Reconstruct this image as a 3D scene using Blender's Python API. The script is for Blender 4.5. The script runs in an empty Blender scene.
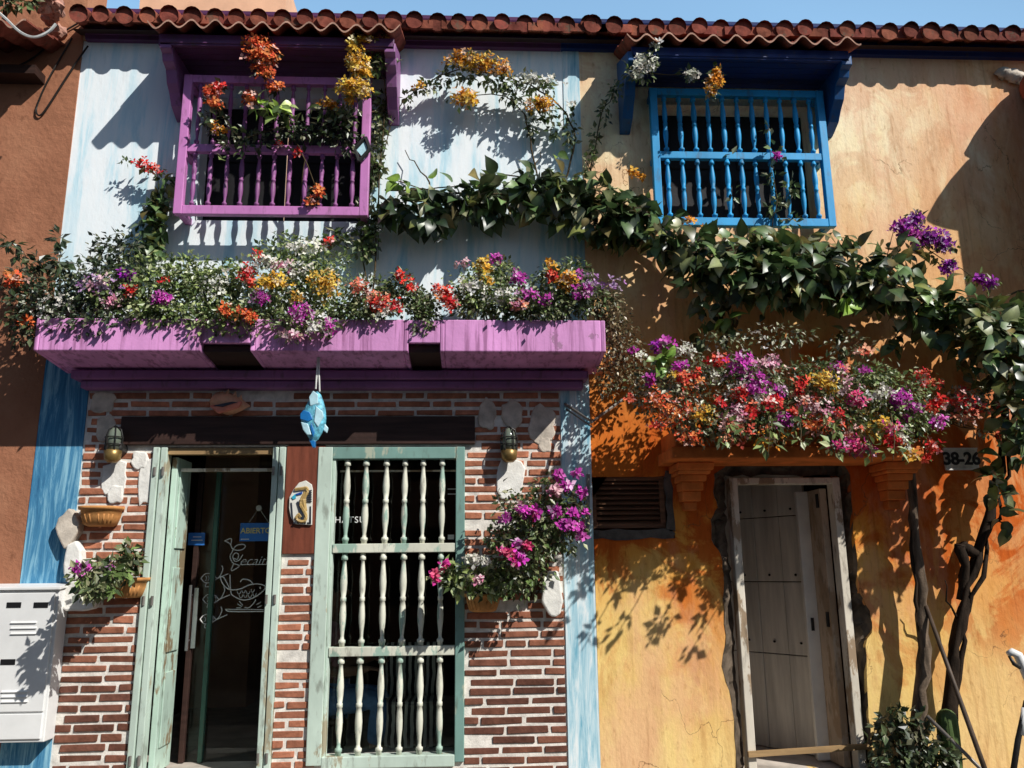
import bpy, math, random
import numpy as np
from mathutils import Vector, Matrix
random.seed(7)
R = math.radians
sc = bpy.context.scene
col = sc.collection

# ------------------------------------------------------------------ camera
F = 830.0
CAM = np.array([0.0, -5.8, 1.5])
_up = np.array([-37.0, -3684.0, F]); _up /= np.linalg.norm(_up)
_rt = np.array([17488.0, 11.4, F]); _rt -= _up * _rt.dot(_up); _rt /= np.linalg.norm(_rt)
_fw = np.cross(_up, _rt)
_M = np.array([_rt, _fw, _up])            # camera (right, down, forward) -> world


def at(px, py, Y=0.0):
    """point of the vertical plane y=Y seen at a pixel of the photograph (used to survey the place)"""
    d = _M @ np.array([(px - 512) / F, (py - 384) / F, 1.0])
    return CAM + d * ((Y - CAM[1]) / d[1])


def X(px, py, Y=0.0): return float(at(px, py, Y)[0])
def Z(px, py, Y=0.0): return float(at(px, py, Y)[2])


cam = bpy.data.cameras.new('camera')
cam.sensor_width = 36; cam.lens = F / 1024 * 36; cam.clip_end = 3000
co = bpy.data.objects.new('camera', cam); col.objects.link(co)
cr, cd, cf = _M @ [1, 0, 0], _M @ [0, 1, 0], _M @ [0, 0, 1]
m4 = Matrix.Identity(4)
for i in range(3):
    m4[i][0] = cr[i]; m4[i][1] = -cd[i]; m4[i][2] = -cf[i]; m4[i][3] = CAM[i]
co.matrix_world = m4
sc.camera = co

# ------------------------------------------------------------------ light
SUN = Vector((1.03, -1.0, 1.2)).normalized()
sl = bpy.data.lights.new('sun', 'SUN'); sl.energy = 5.0; sl.angle = R(.5); sl.color = (1, .965, .90)
so = bpy.data.objects.new('sun', sl); col.objects.link(so)
so.rotation_euler = SUN.to_track_quat('Z', 'Y').to_euler(); so.location = (6, -8, 9)
w = bpy.data.worlds.new('World'); sc.world = w; w.use_nodes = True
nt = w.node_tree; nt.nodes.clear()
sky = nt.nodes.new('ShaderNodeTexSky'); sky.sky_type = 'NISHITA'; sky.sun_disc = False
sky.sun_elevation = math.asin(SUN.z); sky.sun_rotation = math.atan2(SUN.x, SUN.y)
sky.air_density = 1.0; sky.dust_density = 1.0; sky.ozone_density = 1.0
bg = nt.nodes.new('ShaderNodeBackground'); bg.inputs[1].default_value = .062
wo = nt.nodes.new('ShaderNodeOutputWorld')
# pale haze in the half of the sky away from the sun
tc = nt.nodes.new('ShaderNodeTexCoord'); sp = nt.nodes.new('ShaderNodeSeparateXYZ'); nt.links.new(tc.outputs['Generated'], sp.inputs[0])
mr = nt.nodes.new('ShaderNodeMapRange'); mr.inputs['From Min'].default_value = .35; mr.inputs['From Max'].default_value = .75
nt.links.new(sp.outputs['Y'], mr.inputs['Value'])
hz = nt.nodes.new('ShaderNodeMix'); hz.data_type = 'RGBA'; hz.blend_type = 'MULTIPLY'
nt.links.new(mr.outputs[0], hz.inputs['Factor']); nt.links.new(sky.outputs[0], hz.inputs[6]); hz.inputs[7].default_value = (5.6, 5.5, 4.5, 1)
bg_tint = nt.nodes.new('ShaderNodeMix'); bg_tint.data_type = 'RGBA'; bg_tint.blend_type = 'MULTIPLY'; bg_tint.inputs['Factor'].default_value = 1; bg_tint.inputs[7].default_value = (.86, 1.0, 1.10, 1)
nt.links.new(hz.outputs[2], bg_tint.inputs[6]); nt.links.new(bg_tint.outputs[2], bg.inputs[0]); nt.links.new(bg.outputs[0], wo.inputs[0])
sc.view_settings.view_transform = 'Standard'; sc.view_settings.look = 'None'
sc.view_settings.exposure = 0; sc.view_settings.gamma = 1

# ------------------------------------------------------------------ materials
MATS = {}


class NT:
    def __init__(s, name):
        s.m = bpy.data.materials.new(name); s.m.use_nodes = True
        s.t = s.m.node_tree; s.t.nodes.clear()
        s.out = s.n('OutputMaterial'); s.b = s.n('BsdfPrincipled')
        s.l(s.b.outputs[0], s.out.inputs[0])
        MATS[name] = s.m

    def n(s, k, **kw):
        q = s.t.nodes.new('ShaderNode' + k)
        for a, v in kw.items(): setattr(q, a, v)
        return q

    def l(s, a, b): s.t.links.new(a, b)

    def coord(s, scale=(1, 1, 1)):
        g = s.n('NewGeometry'); mp = s.n('Mapping'); mp.inputs['Scale'].default_value = scale
        s.l(g.outputs['Position'], mp.inputs['Vector']); return mp.outputs[0]

    def noise(s, scale, stretch=(1, 1, 1), detail=6, rough=.6, dist=0):
        q = s.n('TexNoise'); q.inputs['Scale'].default_value = scale; q.inputs['Detail'].default_value = detail
        q.inputs['Roughness'].default_value = rough; q.inputs['Distortion'].default_value = dist
        s.l(s.coord(stretch), q.inputs['Vector']); return q.outputs['Fac']

    def ramp(s, fac, stops, interp='LINEAR'):
        q = s.n('ValToRGB'); q.color_ramp.interpolation = interp
        e = q.color_ramp.elements
        while len(e) < len(stops): e.new(.5)
        for i, (p, c) in enumerate(stops):
            e[i].position = p; e[i].color = (*c, 1) if len(c) == 3 else c
        s.l(fac, q.inputs[0]); return q.outputs[0]

    def mix(s, fac, a, b, mode='MIX'):
        q = s.n('Mix', data_type='RGBA', blend_type=mode)
        for sock, v in ((q.inputs['Factor'], fac), (q.inputs[6], a), (q.inputs[7], b)):
            if isinstance(v, (int, float)): sock.default_value = v
            elif isinstance(v, tuple): sock.default_value = (*v, 1)
            else: s.l(v, sock)
        return q.outputs[2]

    def bump(s, h, strength=.5, dist=.01):
        q = s.n('Bump'); q.inputs['Strength'].default_value = strength; q.inputs['Distance'].default_value = dist
        s.l(h, q.inputs['Height']); s.l(q.outputs[0], s.b.inputs['Normal']); return q

    def set(s, color=None, rough=.7, spec=.3, metal=0):
        if isinstance(color, tuple): s.b.inputs['Base Color'].default_value = (*color, 1)
        elif color is not None: s.l(color, s.b.inputs['Base Color'])
        s.b.inputs['Roughness'].default_value = rough
        s.b.inputs['Specular IOR Level'].default_value = spec
        s.b.inputs['Metallic'].default_value = metal
        return s.m


def mk(a, k=.7): return tuple(min(1, c * k) for c in a)


def plain(name, c, rough=.6, spec=.3, var=.35, scale=9, bump=.25, metal=0, stretch=(1, 1, 1)):
    s = NT(name)
    f = s.noise(scale, stretch)
    s.set(s.ramp(f, [(.3, mk(c, 1 - var)), (.7, mk(c, 1 + var * .5))]), rough, spec, metal)
    s.bump(s.noise(scale * 6), bump, .004)
    return s.m


def chipped(name, c, under, amount=.42, rough=.5, scale=5, stretch=(1, 1, .35), dirt=(.08, .06, .04)):
    """paint worn through to what is under it"""
    s = NT(name)
    n1 = s.noise(scale, stretch, 8, .65)
    base = s.ramp(s.noise(3.0, (1, 1, .5)), [(.3, mk(c, .72)), (.7, mk(c, 1.12))])
    mask = s.ramp(n1, [(amount - .03, (1, 1, 1)), (amount, (0, 0, 0))])
    c1 = s.mix(mask, base, under)
    d = s.ramp(s.noise(22, (1, 1, .3), 4), [(.30, (.5, .5, .5)), (.45, (0, 0, 0))])
    c2 = s.mix(d, c1, dirt)
    s.set(c2, rough, .35)
    s.bump(n1, .35, .006)
    return s.m


def weathered(name, c, under, dirt):
    """old paint: chips at the lower edge, rain streaks and soil runs"""
    s = NT(name)
    n1 = s.noise(6, (1, 1, .8), 9, .7)
    base = s.ramp(s.noise(2.2, (1.4, 1, .5), 5), [(.3, mk(c, .66)), (.55, c), (.72, mk(c, 1.22))])
    c1 = s.mix(s.ramp(n1, [(.355, (1, 1, 1)), (.375, (0, 0, 0))]), base, under)
    run = s.ramp(s.noise(11, (2.6, 1, .14), 6, .6), [(.36, (.85, .85, .85)), (.50, (0, 0, 0))])
    c2 = s.mix(run, c1, dirt)
    s.set(c2, .62, .25); s.bump(s.mix(.5, n1, s.noise(40)), .5, .006)


weathered('planter_paint', (.72, .32, .64), (.40, .20, .34), (.34, .13, .28))


# plaster walls
def wall_white():
    s = NT('white_plaster')
    strokes = s.noise(3.2, (2.2, 1, .28), 8, .65, .4)
    blu = s.ramp(strokes, [(.40, (.88, .92, .94)), (.50, (.80, .88, .92)), (.57, (.56, .78, .87)), (.67, (.36, .64, .78))])
    big = s.ramp(s.noise(.9, (1, 1, .6), 3), [(.34, (.15, .15, .15)), (.56, (1, 1, 1))])
    c = s.mix(big, (.86, .91, .935), blu)
    grime = s.ramp(s.noise(14, (1, 1, .25), 6), [(.26, (.7, .72, .72)), (.42, (1, 1, 1))])
    c = s.mix(.5, c, grime, 'MULTIPLY')
    s.set(c, .85, .15); s.bump(s.noise(20, (1, 1, .5), 8), .35, .008)


def wall_blue(name, lo, hi, white):
    s = NT(name)
    st = s.noise(7.5, (2.6, 1, .22), 9, .72, .6)
    c = s.ramp(st, [(.34, lo), (.50, hi), (.62, white)])
    s.set(c, .8, .2); s.bump(st, .4, .006)


def wall_orange():
    s = NT('orange_plaster')
    g = s.n('NewGeometry'); sx = s.n('SeparateXYZ'); s.l(g.outputs['Position'], sx.inputs[0])
    wob = s.noise(1.1, (1, 1, .7), 5, .6, .5)
    mm = s.n('Math', operation='MULTIPLY_ADD'); s.l(wob, mm.inputs[0]); mm.inputs[1].default_value = 1.9
    s.l(sx.outputs['Z'], mm.inputs[2])
    mr = s.n('MapRange'); mr.inputs['From Min'].default_value = 1.1; mr.inputs['From Max'].default_value = 5.8
    s.l(mm.outputs[0], mr.inputs['Value'])
    c = s.ramp(mr.outputs[0], [(.0, (.88, .66, .30)), (.20, (.87, .60, .21)), (.29, (.80, .36, .065)), (.40, (.68, .17, .022)),
                               (.56, (.66, .22, .045)), (.68, (.88, .53, .21)), (1, (.97, .83, .56))])
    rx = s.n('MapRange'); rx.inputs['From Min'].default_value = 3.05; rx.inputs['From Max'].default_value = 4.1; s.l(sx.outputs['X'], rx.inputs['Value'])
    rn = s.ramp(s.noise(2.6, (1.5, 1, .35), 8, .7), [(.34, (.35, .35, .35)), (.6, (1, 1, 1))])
    c = s.mix(s.mix(1.0, rx.outputs[0], rn, 'MULTIPLY'), c, (.78, .40, .18))  # deeper orange to the right puts the warm tone of shade into the colour
    # flaked patches of deep orange in the middle height, pale ones above and below
    zone = s.ramp(mr.outputs[0], [(.10, (0, 0, 0)), (.32, (1, 1, 1)), (.52, (1, 1, 1)), (.64, (.25, .25, .25))])
    pm = s.ramp(s.noise(2.1, (1, 1, .75), 9, .68, .8), [(.46, (0, 0, 0)), (.53, (1, 1, 1))])
    c = s.mix(s.mix(1.0, zone, pm, 'MULTIPLY'), c, (.60, .125, .018))
    blot = s.ramp(s.noise(4.2, (1.5, 1, .38), 9, .72), [(.36, (.60, .44, .34)), (.5, (1, 1, 1)), (.66, (1.0, .96, .80))])
    c = s.mix(.5, c, blot, 'MULTIPLY')
    pink = s.ramp(s.noise(1.5, (1, 1, .45), 7, .65), [(.50, (0, 0, 0)), (.62, (.55, .55, .55))])
    c = s.mix(pink, c, (.80, .42, .26))
    run = s.ramp(s.noise(8, (3.2, 1, .10), 7, .65), [(.33, (.50, .38, .30)), (.45, (1, 1, 1))])
    c = s.mix(.32, c, run, 'MULTIPLY')
    fl = s.ramp(s.noise(30, (1, 1, .4), 5), [(.3, (.55, .42, .3)), (.42, (1, 1, 1))])
    c = s.mix(.5, c, fl, 'MULTIPLY')
    vo = s.n('TexVoronoi', feature='DISTANCE_TO_EDGE'); vo.inputs['Scale'].default_value = 1.5
    nz = s.n('TexNoise'); nz.inputs['Scale'].default_value = 2.5; nz.inputs['Detail'].default_value = 8
    cc0 = s.coord((1, 1, .8)); s.l(cc0, nz.inputs['Vector'])
    ad = s.n('VectorMath', operation='ADD'); s.l(cc0, ad.inputs[0]); s.l(nz.outputs['Color'], ad.inputs[1]); s.l(ad.outputs[0], vo.inputs['Vector'])
    cm = s.mix(1.0, s.ramp(vo.outputs['Distance'], [(.0, (1, 1, 1)), (.006, (0, 0, 0))]), s.ramp(s.noise(1.3), [(.52, (0, 0, 0)), (.58, (1, 1, 1))]), 'MULTIPLY')
    c = s.mix(cm, c, (.20, .09, .04))
    s.set(c, .88, .12)
    h = s.mix(.4, s.mix(.5, s.noise(2.2, (1, 1, 1), 6, .5), s.noise(7, (1, 1, 1), 8, .65)), s.noise(38, (1, 1, .6), 5))
    s.bump(h, .55, .018)


def wall_brown():
    s = NT('terracotta_plaster')
    c = s.ramp(s.noise(1.6, (1, 1, .8), 7, .6), [(.3, (.27, .115, .065)), (.5, (.36, .155, .088)), (.7, (.42, .20, .115))])
    pat = s.ramp(s.noise(9, (1, 1, .7), 8), [(.28, (.45, .4, .38)), (.40, (1, 1, 1))])
    c = s.mix(.7, c, pat, 'MULTIPLY')
    s.set(c, .9, .1); s.bump(s.mix(.4, s.noise(3.2, detail=9), s.noise(26)), .7, .03)


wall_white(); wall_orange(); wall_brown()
wall_blue('blue_pilaster_paint', (.025, .12, .25), (.065, .24, .42), (.28, .54, .68))
wall_blue('pale_pilaster_paint', (.16, .42, .56), (.50, .70, .78), (.84, .88, .89))
plain('mortar', (.84, .79, .72), .9, .1, .35, 14, .8)
plain('plaster_lump', (.66, .58, .49), .9, .1, .45, 9, .9)
plain('white_lump', (.85, .83, .78), .9, .1, .25, 9, .9)
plain('rubble', (.15, .115, .085), .95, .1, .7, 9, 1.0)
plain('grey_mortar', (.13, .115, .10), .95, .1, .6, 10, 1.0)
chipped('purple_paint', (.60, .22, .53), (.30, .11, .25), .33)
chipped('violet_paint', (.30, .12, .30), (.20, .07, .18), .33)
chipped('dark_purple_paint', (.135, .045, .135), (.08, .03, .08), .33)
chipped('blue_paint', (.018, .34, .70), (.06, .42, .72), .34)
chipped('deep_blue_paint', (.012, .10, .30), (.01, .06, .20), .34)
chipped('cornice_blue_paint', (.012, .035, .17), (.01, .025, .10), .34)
chipped('bar_shaded_purple', (.30, .10, .28), (.16, .05, .15), .40)  # purple darkened for the bars, with the hood's shade in the colour
chipped('leaf_paint', (.52, .68, .58), (.26, .20, .12), .455)
chipped('teal_paint', (.20, .35, .31), (.42, .46, .36), .44)
chipped('stile_paint', (.07, .17, .13), (.12, .12, .08), .40)
chipped('mint_paint', (.58, .70, .61), (.40, .36, .25), .42)
chipped('green_paint', (.13, .33, .27), (.34, .30, .20), .41)
chipped('cream_paint', (.74, .74, .62), (.34, .48, .40), .46)
chipped('white_wood', (.80, .73, .61), (.36, .26, .17), .45)
chipped('dull_wood', (.55, .42, .30), (.38, .26, .16), .45)
plain('raw_wood', (.42, .27, .13), .7, .2, .4, 5, .4, stretch=(.3, .3, 4))
plain('dark_wood', (.045, .022, .017), .6, .3, .5, 6, .4, stretch=(.4, 1, 5))
plain('brown_panel', (.20, .055, .03), .55, .3, .4, 6, .4, stretch=(4, 1, .5))
plain('slat_wood', (.20, .095, .05), .7, .2, .6, 6, .5, stretch=(.4, 1, 6))
plain('tile_edge', (.46, .27, .20), .85, .1, .5, 12, .6)
plain('terracotta_pot', (.58, .27, .09), .75, .2, .3, 10, .4)
plain('orange_moulding', (.74, .21, .05), .8, .15, .4, 6, .7)
plain('pink_crumble', (.55, .30, .23), .9, .1, .4, 10, 1)
plain('grey_metal', (.80, .80, .79), .45, .4, .10, 4, .08)
plain('black_slot', (.012, .012, .013), .6, .2)
plain('black_metal', (.02, .019, .018), .45, .4)
plain('pipe_metal', (.24, .22, .20), .45, .4, .3, 12, .2, metal=.4)
plain('steel', (.55, .56, .57), .3, .5, .1, 4, .05, metal=.9)
plain('brass', (.28, .18, .06), .4, .5, .4, 10, .2, metal=.6)
plain('lamp_glass', (.16, .19, .15), .12, .6, .2, 6, .05)
plain('lamp_amber', (.55, .34, .05), .2, .6, .3, 20, .1)
plain('cable_black', (.02, .016, .014), .6)
plain('cable_white', (.62, .62, .60), .5)
plain('sign_blue', (.04, .20, .62), .5, .4, .08, 3, .02)
plain('letter_white', (.78, .78, .76), .6, .2, .05, 3, .02)
plain('letter_yellow', (.75, .66, .28), .6, .2, .05, 3, .02)
plain('plate_grey', (.80, .75, .66), .6, .3, .4, 18, .4)
plain('digit_dark', (.028, .025, .022), .5, .3)
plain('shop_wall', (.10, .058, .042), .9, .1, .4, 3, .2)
plain('shop_floor', (.70, .62, .54), .35, .4, .5, 4, .2)
plain('shutter_dark', (.020, .019, .021), .6, .2, .4, 6, .3, stretch=(4, 1, .4))
plain('cream_plain', (.88, .85, .77), .6, .25, .12, 5, .2)
plain('peach_plaster', (.85, .50, .33), .9, .1, .15, 4, .3)
plain('plank_pale', (.80, .77, .70), .8, .15, .3, 4, .2, stretch=(5, 1, .3))
plain('asphalt', (.05, .05, .052), .9, .1, .4, 30, .6)
plain('pavement_stone', (.20, .185, .165), .85, .15, .3, 7, .6)
plain('soil', (.03, .02, .013), .95, .05, .5, 14, 1)
plain('bark', (.17, .125, .09), .9, .1, .8, 12, 1.0, stretch=(2, 2, .4))
plain('dark_bark', (.035, .024, .017), .9, .1, .7, 12, 1.0, stretch=(2, 2, .4))
plain('twig', (.10, .072, .04), .85, .1, .5, 20, .4)
plain('cane', (.10, .07, .05), .55, .3, .6, 8, .3)
plain('cactus_skin', (.10, .16, .05), .6, .3, .4, 16, .4)
plain('skin', (.36, .19, .13), .5, .3, .1, 8, .05)
plain('hair', (.02, .014, .010), .6, .3)
plain('pink_cloth', (.75, .36, .38), .85, .1, .15, 12, .2)
plain('denim', (.14, .30, .62), .85, .1, .3, 25, .3)
plain('table_red', (.30, .05, .05), .4, .4, .2, 6, .1)
plain('shell_cream', (.80, .40, .24), .4, .4, .25, 14, .2)
plain('shell_pink', (.78, .24, .16), .3, .5, .35, 10, .1)
plain('fish_blue', (.16, .56, .78), .35, .5, .75, 34, .8)
plain('fish_dark', (.012, .16, .45), .35, .5, .3, 12, .3)
plain('fish_pale', (.50, .76, .85), .35, .5, .3, 12, .3)
plain('mosaic_white', (.74, .73, .66), .35, .4, .1, 12, .2)
plain('mosaic_gold', (.50, .34, .13), .35, .4, .4, 20, .3)
plain('mosaic_dark', (.03, .035, .05), .35, .4)
plain('mosaic_blue', (.01, .07, .34), .3, .5)
plain('mosaic_cyan', (.05, .44, .62), .3, .5)


def tinted(name, rough=.85, spec=.1, bump=.5, sc_=25, trans=0.0, var=.25):
    s = NT(name)
    a = s.n('Attribute'); a.attribute_name = 'tint'
    v = s.ramp(s.noise(sc_), [(.3, (1 - var,) * 3), (.7, (1, 1, 1))])
    c = s.mix(1.0, a.outputs['Color'], v, 'MULTIPLY')
    s.set(c, rough, spec)
    if bump: s.bump(s.noise(sc_ * 3), bump, .004)
    if trans:
        tr = s.n('BsdfTranslucent'); s.l(c, tr.inputs['Color'])
        mx = s.n('MixShader'); mx.inputs[0].default_value = trans
        s.l(s.b.outputs[0], mx.inputs[1]); s.l(tr.outputs[0], mx.inputs[2]); s.l(mx.outputs[0], s.out.inputs[0])
    return s.m


tinted('brick', .85, .12, .9, 16, 0, .5)
def clay():
    s = NT('tile_clay')
    a = s.n('Attribute'); a.attribute_name = 'tint'
    c = s.mix(1.0, a.outputs['Color'], s.ramp(s.noise(12), [(.3, (.45, .42, .42)), (.55, (1, 1, 1)), (.75, (1.35, 1.25, 1.1))]), 'MULTIPLY')
    c = s.mix(s.ramp(s.noise(7, detail=9, rough=.75), [(.56, (0, 0, 0)), (.62, (.7, .7, .7))]), c, (.10, .085, .06))
    s.set(c, .88, .12); s.bump(s.noise(30), .8, .006)


clay()
tinted('leaf', .40, .75, 0, 40, .22)
tinted('petal', .7, .15, 0, 40, .25, .12)


def glass():
    s = NT('window_glass')
    tr = s.n('BsdfTransparent'); tr.inputs[0].default_value = (.86, .89, .87, 1)
    gl = s.n('BsdfGlossy'); gl.inputs['Roughness'].default_value = .03
    fr = s.n('Fresnel'); fr.inputs[0].default_value = 1.30
    mx = s.n('MixShader'); s.l(fr.outputs[0], mx.inputs[0]); s.l(tr.outputs[0], mx.inputs[1]); s.l(gl.outputs[0], mx.inputs[2])
    s.l(mx.outputs[0], s.out.inputs[0])


glass()


def stripes():
    s = NT('striped_cloth')
    wv = s.n('TexWave'); wv.inputs['Scale'].default_value = 7; wv.inputs['Distortion'].default_value = 2.5
    s.l(s.coord((1, .3, 1)), wv.inputs['Vector'])
    s.set(s.ramp(wv.outputs['Fac'], [(.45, (.02, .02, .02)), (.55, (.62, .60, .56))]), .9, .1)


stripes()

# ------------------------------------------------------------------ mesh collector


class MB:
    def __init__(s): s.v = []; s.f = []; s.mi = []; s.c = []; s.sm = []; s.cur = (.5, .5, .5); s.mat = 0; s.smooth = False

    def add(s, vs, fs):
        o = len(s.v); s.v += [tuple(map(float, p)) for p in vs]; s.c += [s.cur] * len(vs)
        for f in fs: s.f.append(tuple(o + i for i in f)); s.mi.append(s.mat); s.sm.append(s.smooth)
        return s

    def box(s, x0, x1, y0, y1, z0, z1, jit=0):
        vs = [(x, y, z) for z in (z0, z1) for y in (y0, y1) for x in (x0, x1)]
        if jit: vs = [tuple(c + random.uniform(-jit, jit) for c in p) for p in vs]
        return s.add(vs, [(0, 2, 3, 1), (4, 5, 7, 6), (0, 1, 5, 4), (1, 3, 7, 5), (3, 2, 6, 7), (2, 0, 4, 6)])

    def hexa(s, a, b):
        """two quads of four points joined"""
        return s.add(list(a) + list(b), [(3, 2, 1, 0), (4, 5, 6, 7), (0, 1, 5, 4), (1, 2, 6, 5), (2, 3, 7, 6), (3, 0, 4, 7)])

    def prism(s, poly, y0, y1):
        n = len(poly)
        vs = [(x, y0, z) for x, z in poly] + [(x, y1, z) for x, z in poly]
        return s.add(vs, [tuple(range(n)), tuple(range(2 * n - 1, n - 1, -1))] + [(i, i + n, (i + 1) % n + n, (i + 1) % n) for i in range(n)])

    def prism_x(s, poly, x0, x1):
        n = len(poly)
        vs = [(x0, y, z) for y, z in poly] + [(x1, y, z) for y, z in poly]
        return s.add(vs, [tuple(range(n)), tuple(range(2 * n - 1, n - 1, -1))] + [(i, i + n, (i + 1) % n + n, (i + 1) % n) for i in range(n)])

    def tube(s, pts, r, n=6, cap=True):
        pts = [Vector(p) for p in pts]; k = len(pts)
        rr = r if isinstance(r, (list, tuple)) else [r] * k
        vs = []; ref = Vector((.13, .31, .94))
        for i, p in enumerate(pts):
            d = (pts[min(i + 1, k - 1)] - pts[max(i - 1, 0)]).normalized()
            a = d.cross(ref)
            if a.length < .1: a = d.cross(Vector((1, 0, 0)))
            a.normalize(); b = d.cross(a)
            for j in range(n):
                t = 2 * math.pi * j / n
                vs.append(p + (a * math.cos(t) + b * math.sin(t)) * rr[i])
        fs = [(i * n + j, i * n + (j + 1) % n, (i + 1) * n + (j + 1) % n, (i + 1) * n + j) for i in range(k - 1) for j in range(n)]
        if cap: fs += [tuple(range(n - 1, -1, -1)), tuple(range((k - 1) * n, k * n))]
        return s.add(vs, fs)

    def lathe(s, prof, c=(0, 0, 0), n=12, axis='z'):
        vs = []
        for h, r in prof:
            for j in range(n):
                t = 2 * math.pi * j / n; a, b = r * math.cos(t), r * math.sin(t)
                vs.append((c[0] + a, c[1] + b, c[2] + h) if axis == 'z' else (c[0] + a, c[1] + h, c[2] + b))
        k = len(prof)
        fs = [(i * n + j, i * n + (j + 1) % n, (i + 1) * n + (j + 1) % n, (i + 1) * n + j) for i in range(k - 1) for j in range(n)]
        fs += [tuple(range(n - 1, -1, -1)), tuple(range((k - 1) * n, k * n))]
        return s.add(vs, fs)

    def blob(s, c, rad, jit=.15, n=10, m=7):
        vs = []
        for i in range(m + 1):
            th = math.pi * i / m
            for j in range(n):
                ph = 2 * math.pi * j / n; k = 1 + random.uniform(-jit, jit)
                vs.append((c[0] + rad[0] * k * math.sin(th) * math.cos(ph), c[1] + rad[1] * k * math.sin(th) * math.sin(ph), c[2] + rad[2] * k * math.cos(th)))
        fs = [(i * n + j, (i + 1) * n + j, (i + 1) * n + (j + 1) % n, i * n + (j + 1) % n) for i in range(m) for j in range(n)]
        return s.add(vs, fs)

    def inst(s, T, faces, P, D, N, L, tint, W=None):
        """leaf template T copied on every point (numpy)"""
        S = np.cross(N, D); S /= np.linalg.norm(S, axis=1, keepdims=True) + 1e-9
        N2 = np.cross(D, S)
        V = P[:, None, :] + L[:, None, None] * (T[None, :, 0:1] * D[:, None, :] + T[None, :, 1:2] * S[:, None, :] + T[None, :, 2:3] * N2[:, None, :])
        o = len(s.v); k = len(T)
        s.v += [tuple(p) for p in V.reshape(-1, 3).tolist()]
        C_ = np.repeat(tint, k, axis=0)
        if W is not None: C_ = np.clip(C_ * np.tile(W, len(P))[:, None], 0, 1)
        s.c += [tuple(c) for c in C_.tolist()]
        for i in range(len(P)):
            b = o + i * k
            for f in faces: s.f.append(tuple(b + q for q in f)); s.mi.append(s.mat); s.sm.append(s.smooth)
        return s

    def obj(s, name, mats, parent=None, bevel=0, tint=False):
        me = bpy.data.meshes.new(name)
        base = world_of(parent)
        me.from_pydata([(p[0] - base[0], p[1] - base[1], p[2] - base[2]) for p in s.v], [], s.f)
        for q in (mats if isinstance(mats, (list, tuple)) else [mats]): me.materials.append(MATS[q])
        me.polygons.foreach_set('material_index', s.mi)
        me.polygons.foreach_set('use_smooth', s.sm)
        if tint:
            a = me.color_attributes.new('tint', 'FLOAT_COLOR', 'POINT')
            a.data.foreach_set('color', np.concatenate([np.array(s.c), np.ones((len(s.c), 1))], axis=1).astype(np.float32).ravel())
        me.update()
        o = bpy.data.objects.new(name, me); col.objects.link(o)
        if parent: o.parent = parent
        if bevel:
            b = o.modifiers.new('bevel', 'BEVEL'); b.width = bevel; b.segments = 2; b.limit_method = 'ANGLE'
        return o


def world_of(o):
    v = Vector((0, 0, 0))
    while o: v += o.location; o = o.parent
    return v


def tag(o, label=None, cat=None, group=None, kind=None):
    if label: o['label'] = label
    if cat: o['category'] = cat
    if group: o['group'] = group
    if kind: o['kind'] = kind
    return o


def empty(name, loc, label, cat, group=None):
    o = bpy.data.objects.new(name, None); col.objects.link(o); o.location = tuple(float(c) for c in loc)
    o.empty_display_size = .1
    return tag(o, label, cat, group)


def copy_at(o, parent, dloc):
    c = o.copy(); col.objects.link(c); c.parent = parent; c.location = Vector(o.location) + Vector(dloc)
    return c


def wall_sheet(name, outer, holes, thick, mat, parent):
    """wall with openings of any outline; outer and holes are (x, z) outlines; front face at y=y0"""
    cu = bpy.data.curves.new('tmp', 'CURVE'); cu.dimensions = '2D'; cu.fill_mode = 'BOTH'; cu.extrude = thick / 2
    for poly in [outer] + holes:
        sp = cu.splines.new('POLY'); sp.points.add(len(poly) - 1); sp.use_cyclic_u = True
        for i, (x, z) in enumerate(poly): sp.points[i].co = (x, z, 0, 1)
    t = bpy.data.objects.new('tmp', cu); col.objects.link(t)
    dg = bpy.context.evaluated_depsgraph_get(); dg.update()
    me = bpy.data.meshes.new_from_object(t.evaluated_get(dg))
    bpy.data.objects.remove(t); bpy.data.curves.remove(cu)
    base = world_of(parent)
    for v in me.vertices:
        x, y, z = v.co
        v.co = (x - base[0], -z + thick / 2 - base[1], y - base[2])
    me.materials.clear(); me.materials.append(MATS[mat])
    me.name = name
    o = bpy.data.objects.new(name, me); col.objects.link(o); o.parent = parent
    return o


def rect(x0, x1, z0, z1): return [(x0, z0), (x1, z0), (x1, z1), (x0, z1)]


def text(name, s, loc, size, mat, parent, extrude=.002, shear=0, align='CENTER', rotz=0, space=1, offset=0.0):
    cu = bpy.data.curves.new(name, 'FONT'); cu.body = s; cu.size = size; cu.extrude = extrude; cu.shear = shear
    cu.align_x = align; cu.align_y = 'CENTER'; cu.space_character = space; cu.offset = offset
    cu.materials.append(MATS[mat])
    t = bpy.data.objects.new('tmp', cu); col.objects.link(t)
    dg = bpy.context.evaluated_depsgraph_get(); dg.update()
    me = bpy.data.meshes.new_from_object(t.evaluated_get(dg)); bpy.data.objects.remove(t); bpy.data.curves.remove(cu)
    o = bpy.data.objects.new(name, me); col.objects.link(o); o.parent = parent
    o.location = Vector(loc) - world_of(parent); o.rotation_euler = (R(90), 0, rotz)
    return o


# ------------------------------------------------------------------ ground
ZP, ZR = .16, .03
MB().add([(-400, -400, ZR), (400, -400, ZR), (400, 400, ZR), (-400, 400, ZR)], [(0, 1, 2, 3)]).obj('street', 'asphalt')['kind'] = 'structure'
MB().box(-14, 14, -1.25, .25, ZR - .05, ZP).obj('pavement', 'pavement_stone', bevel=.01)['kind'] = 'structure'

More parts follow.
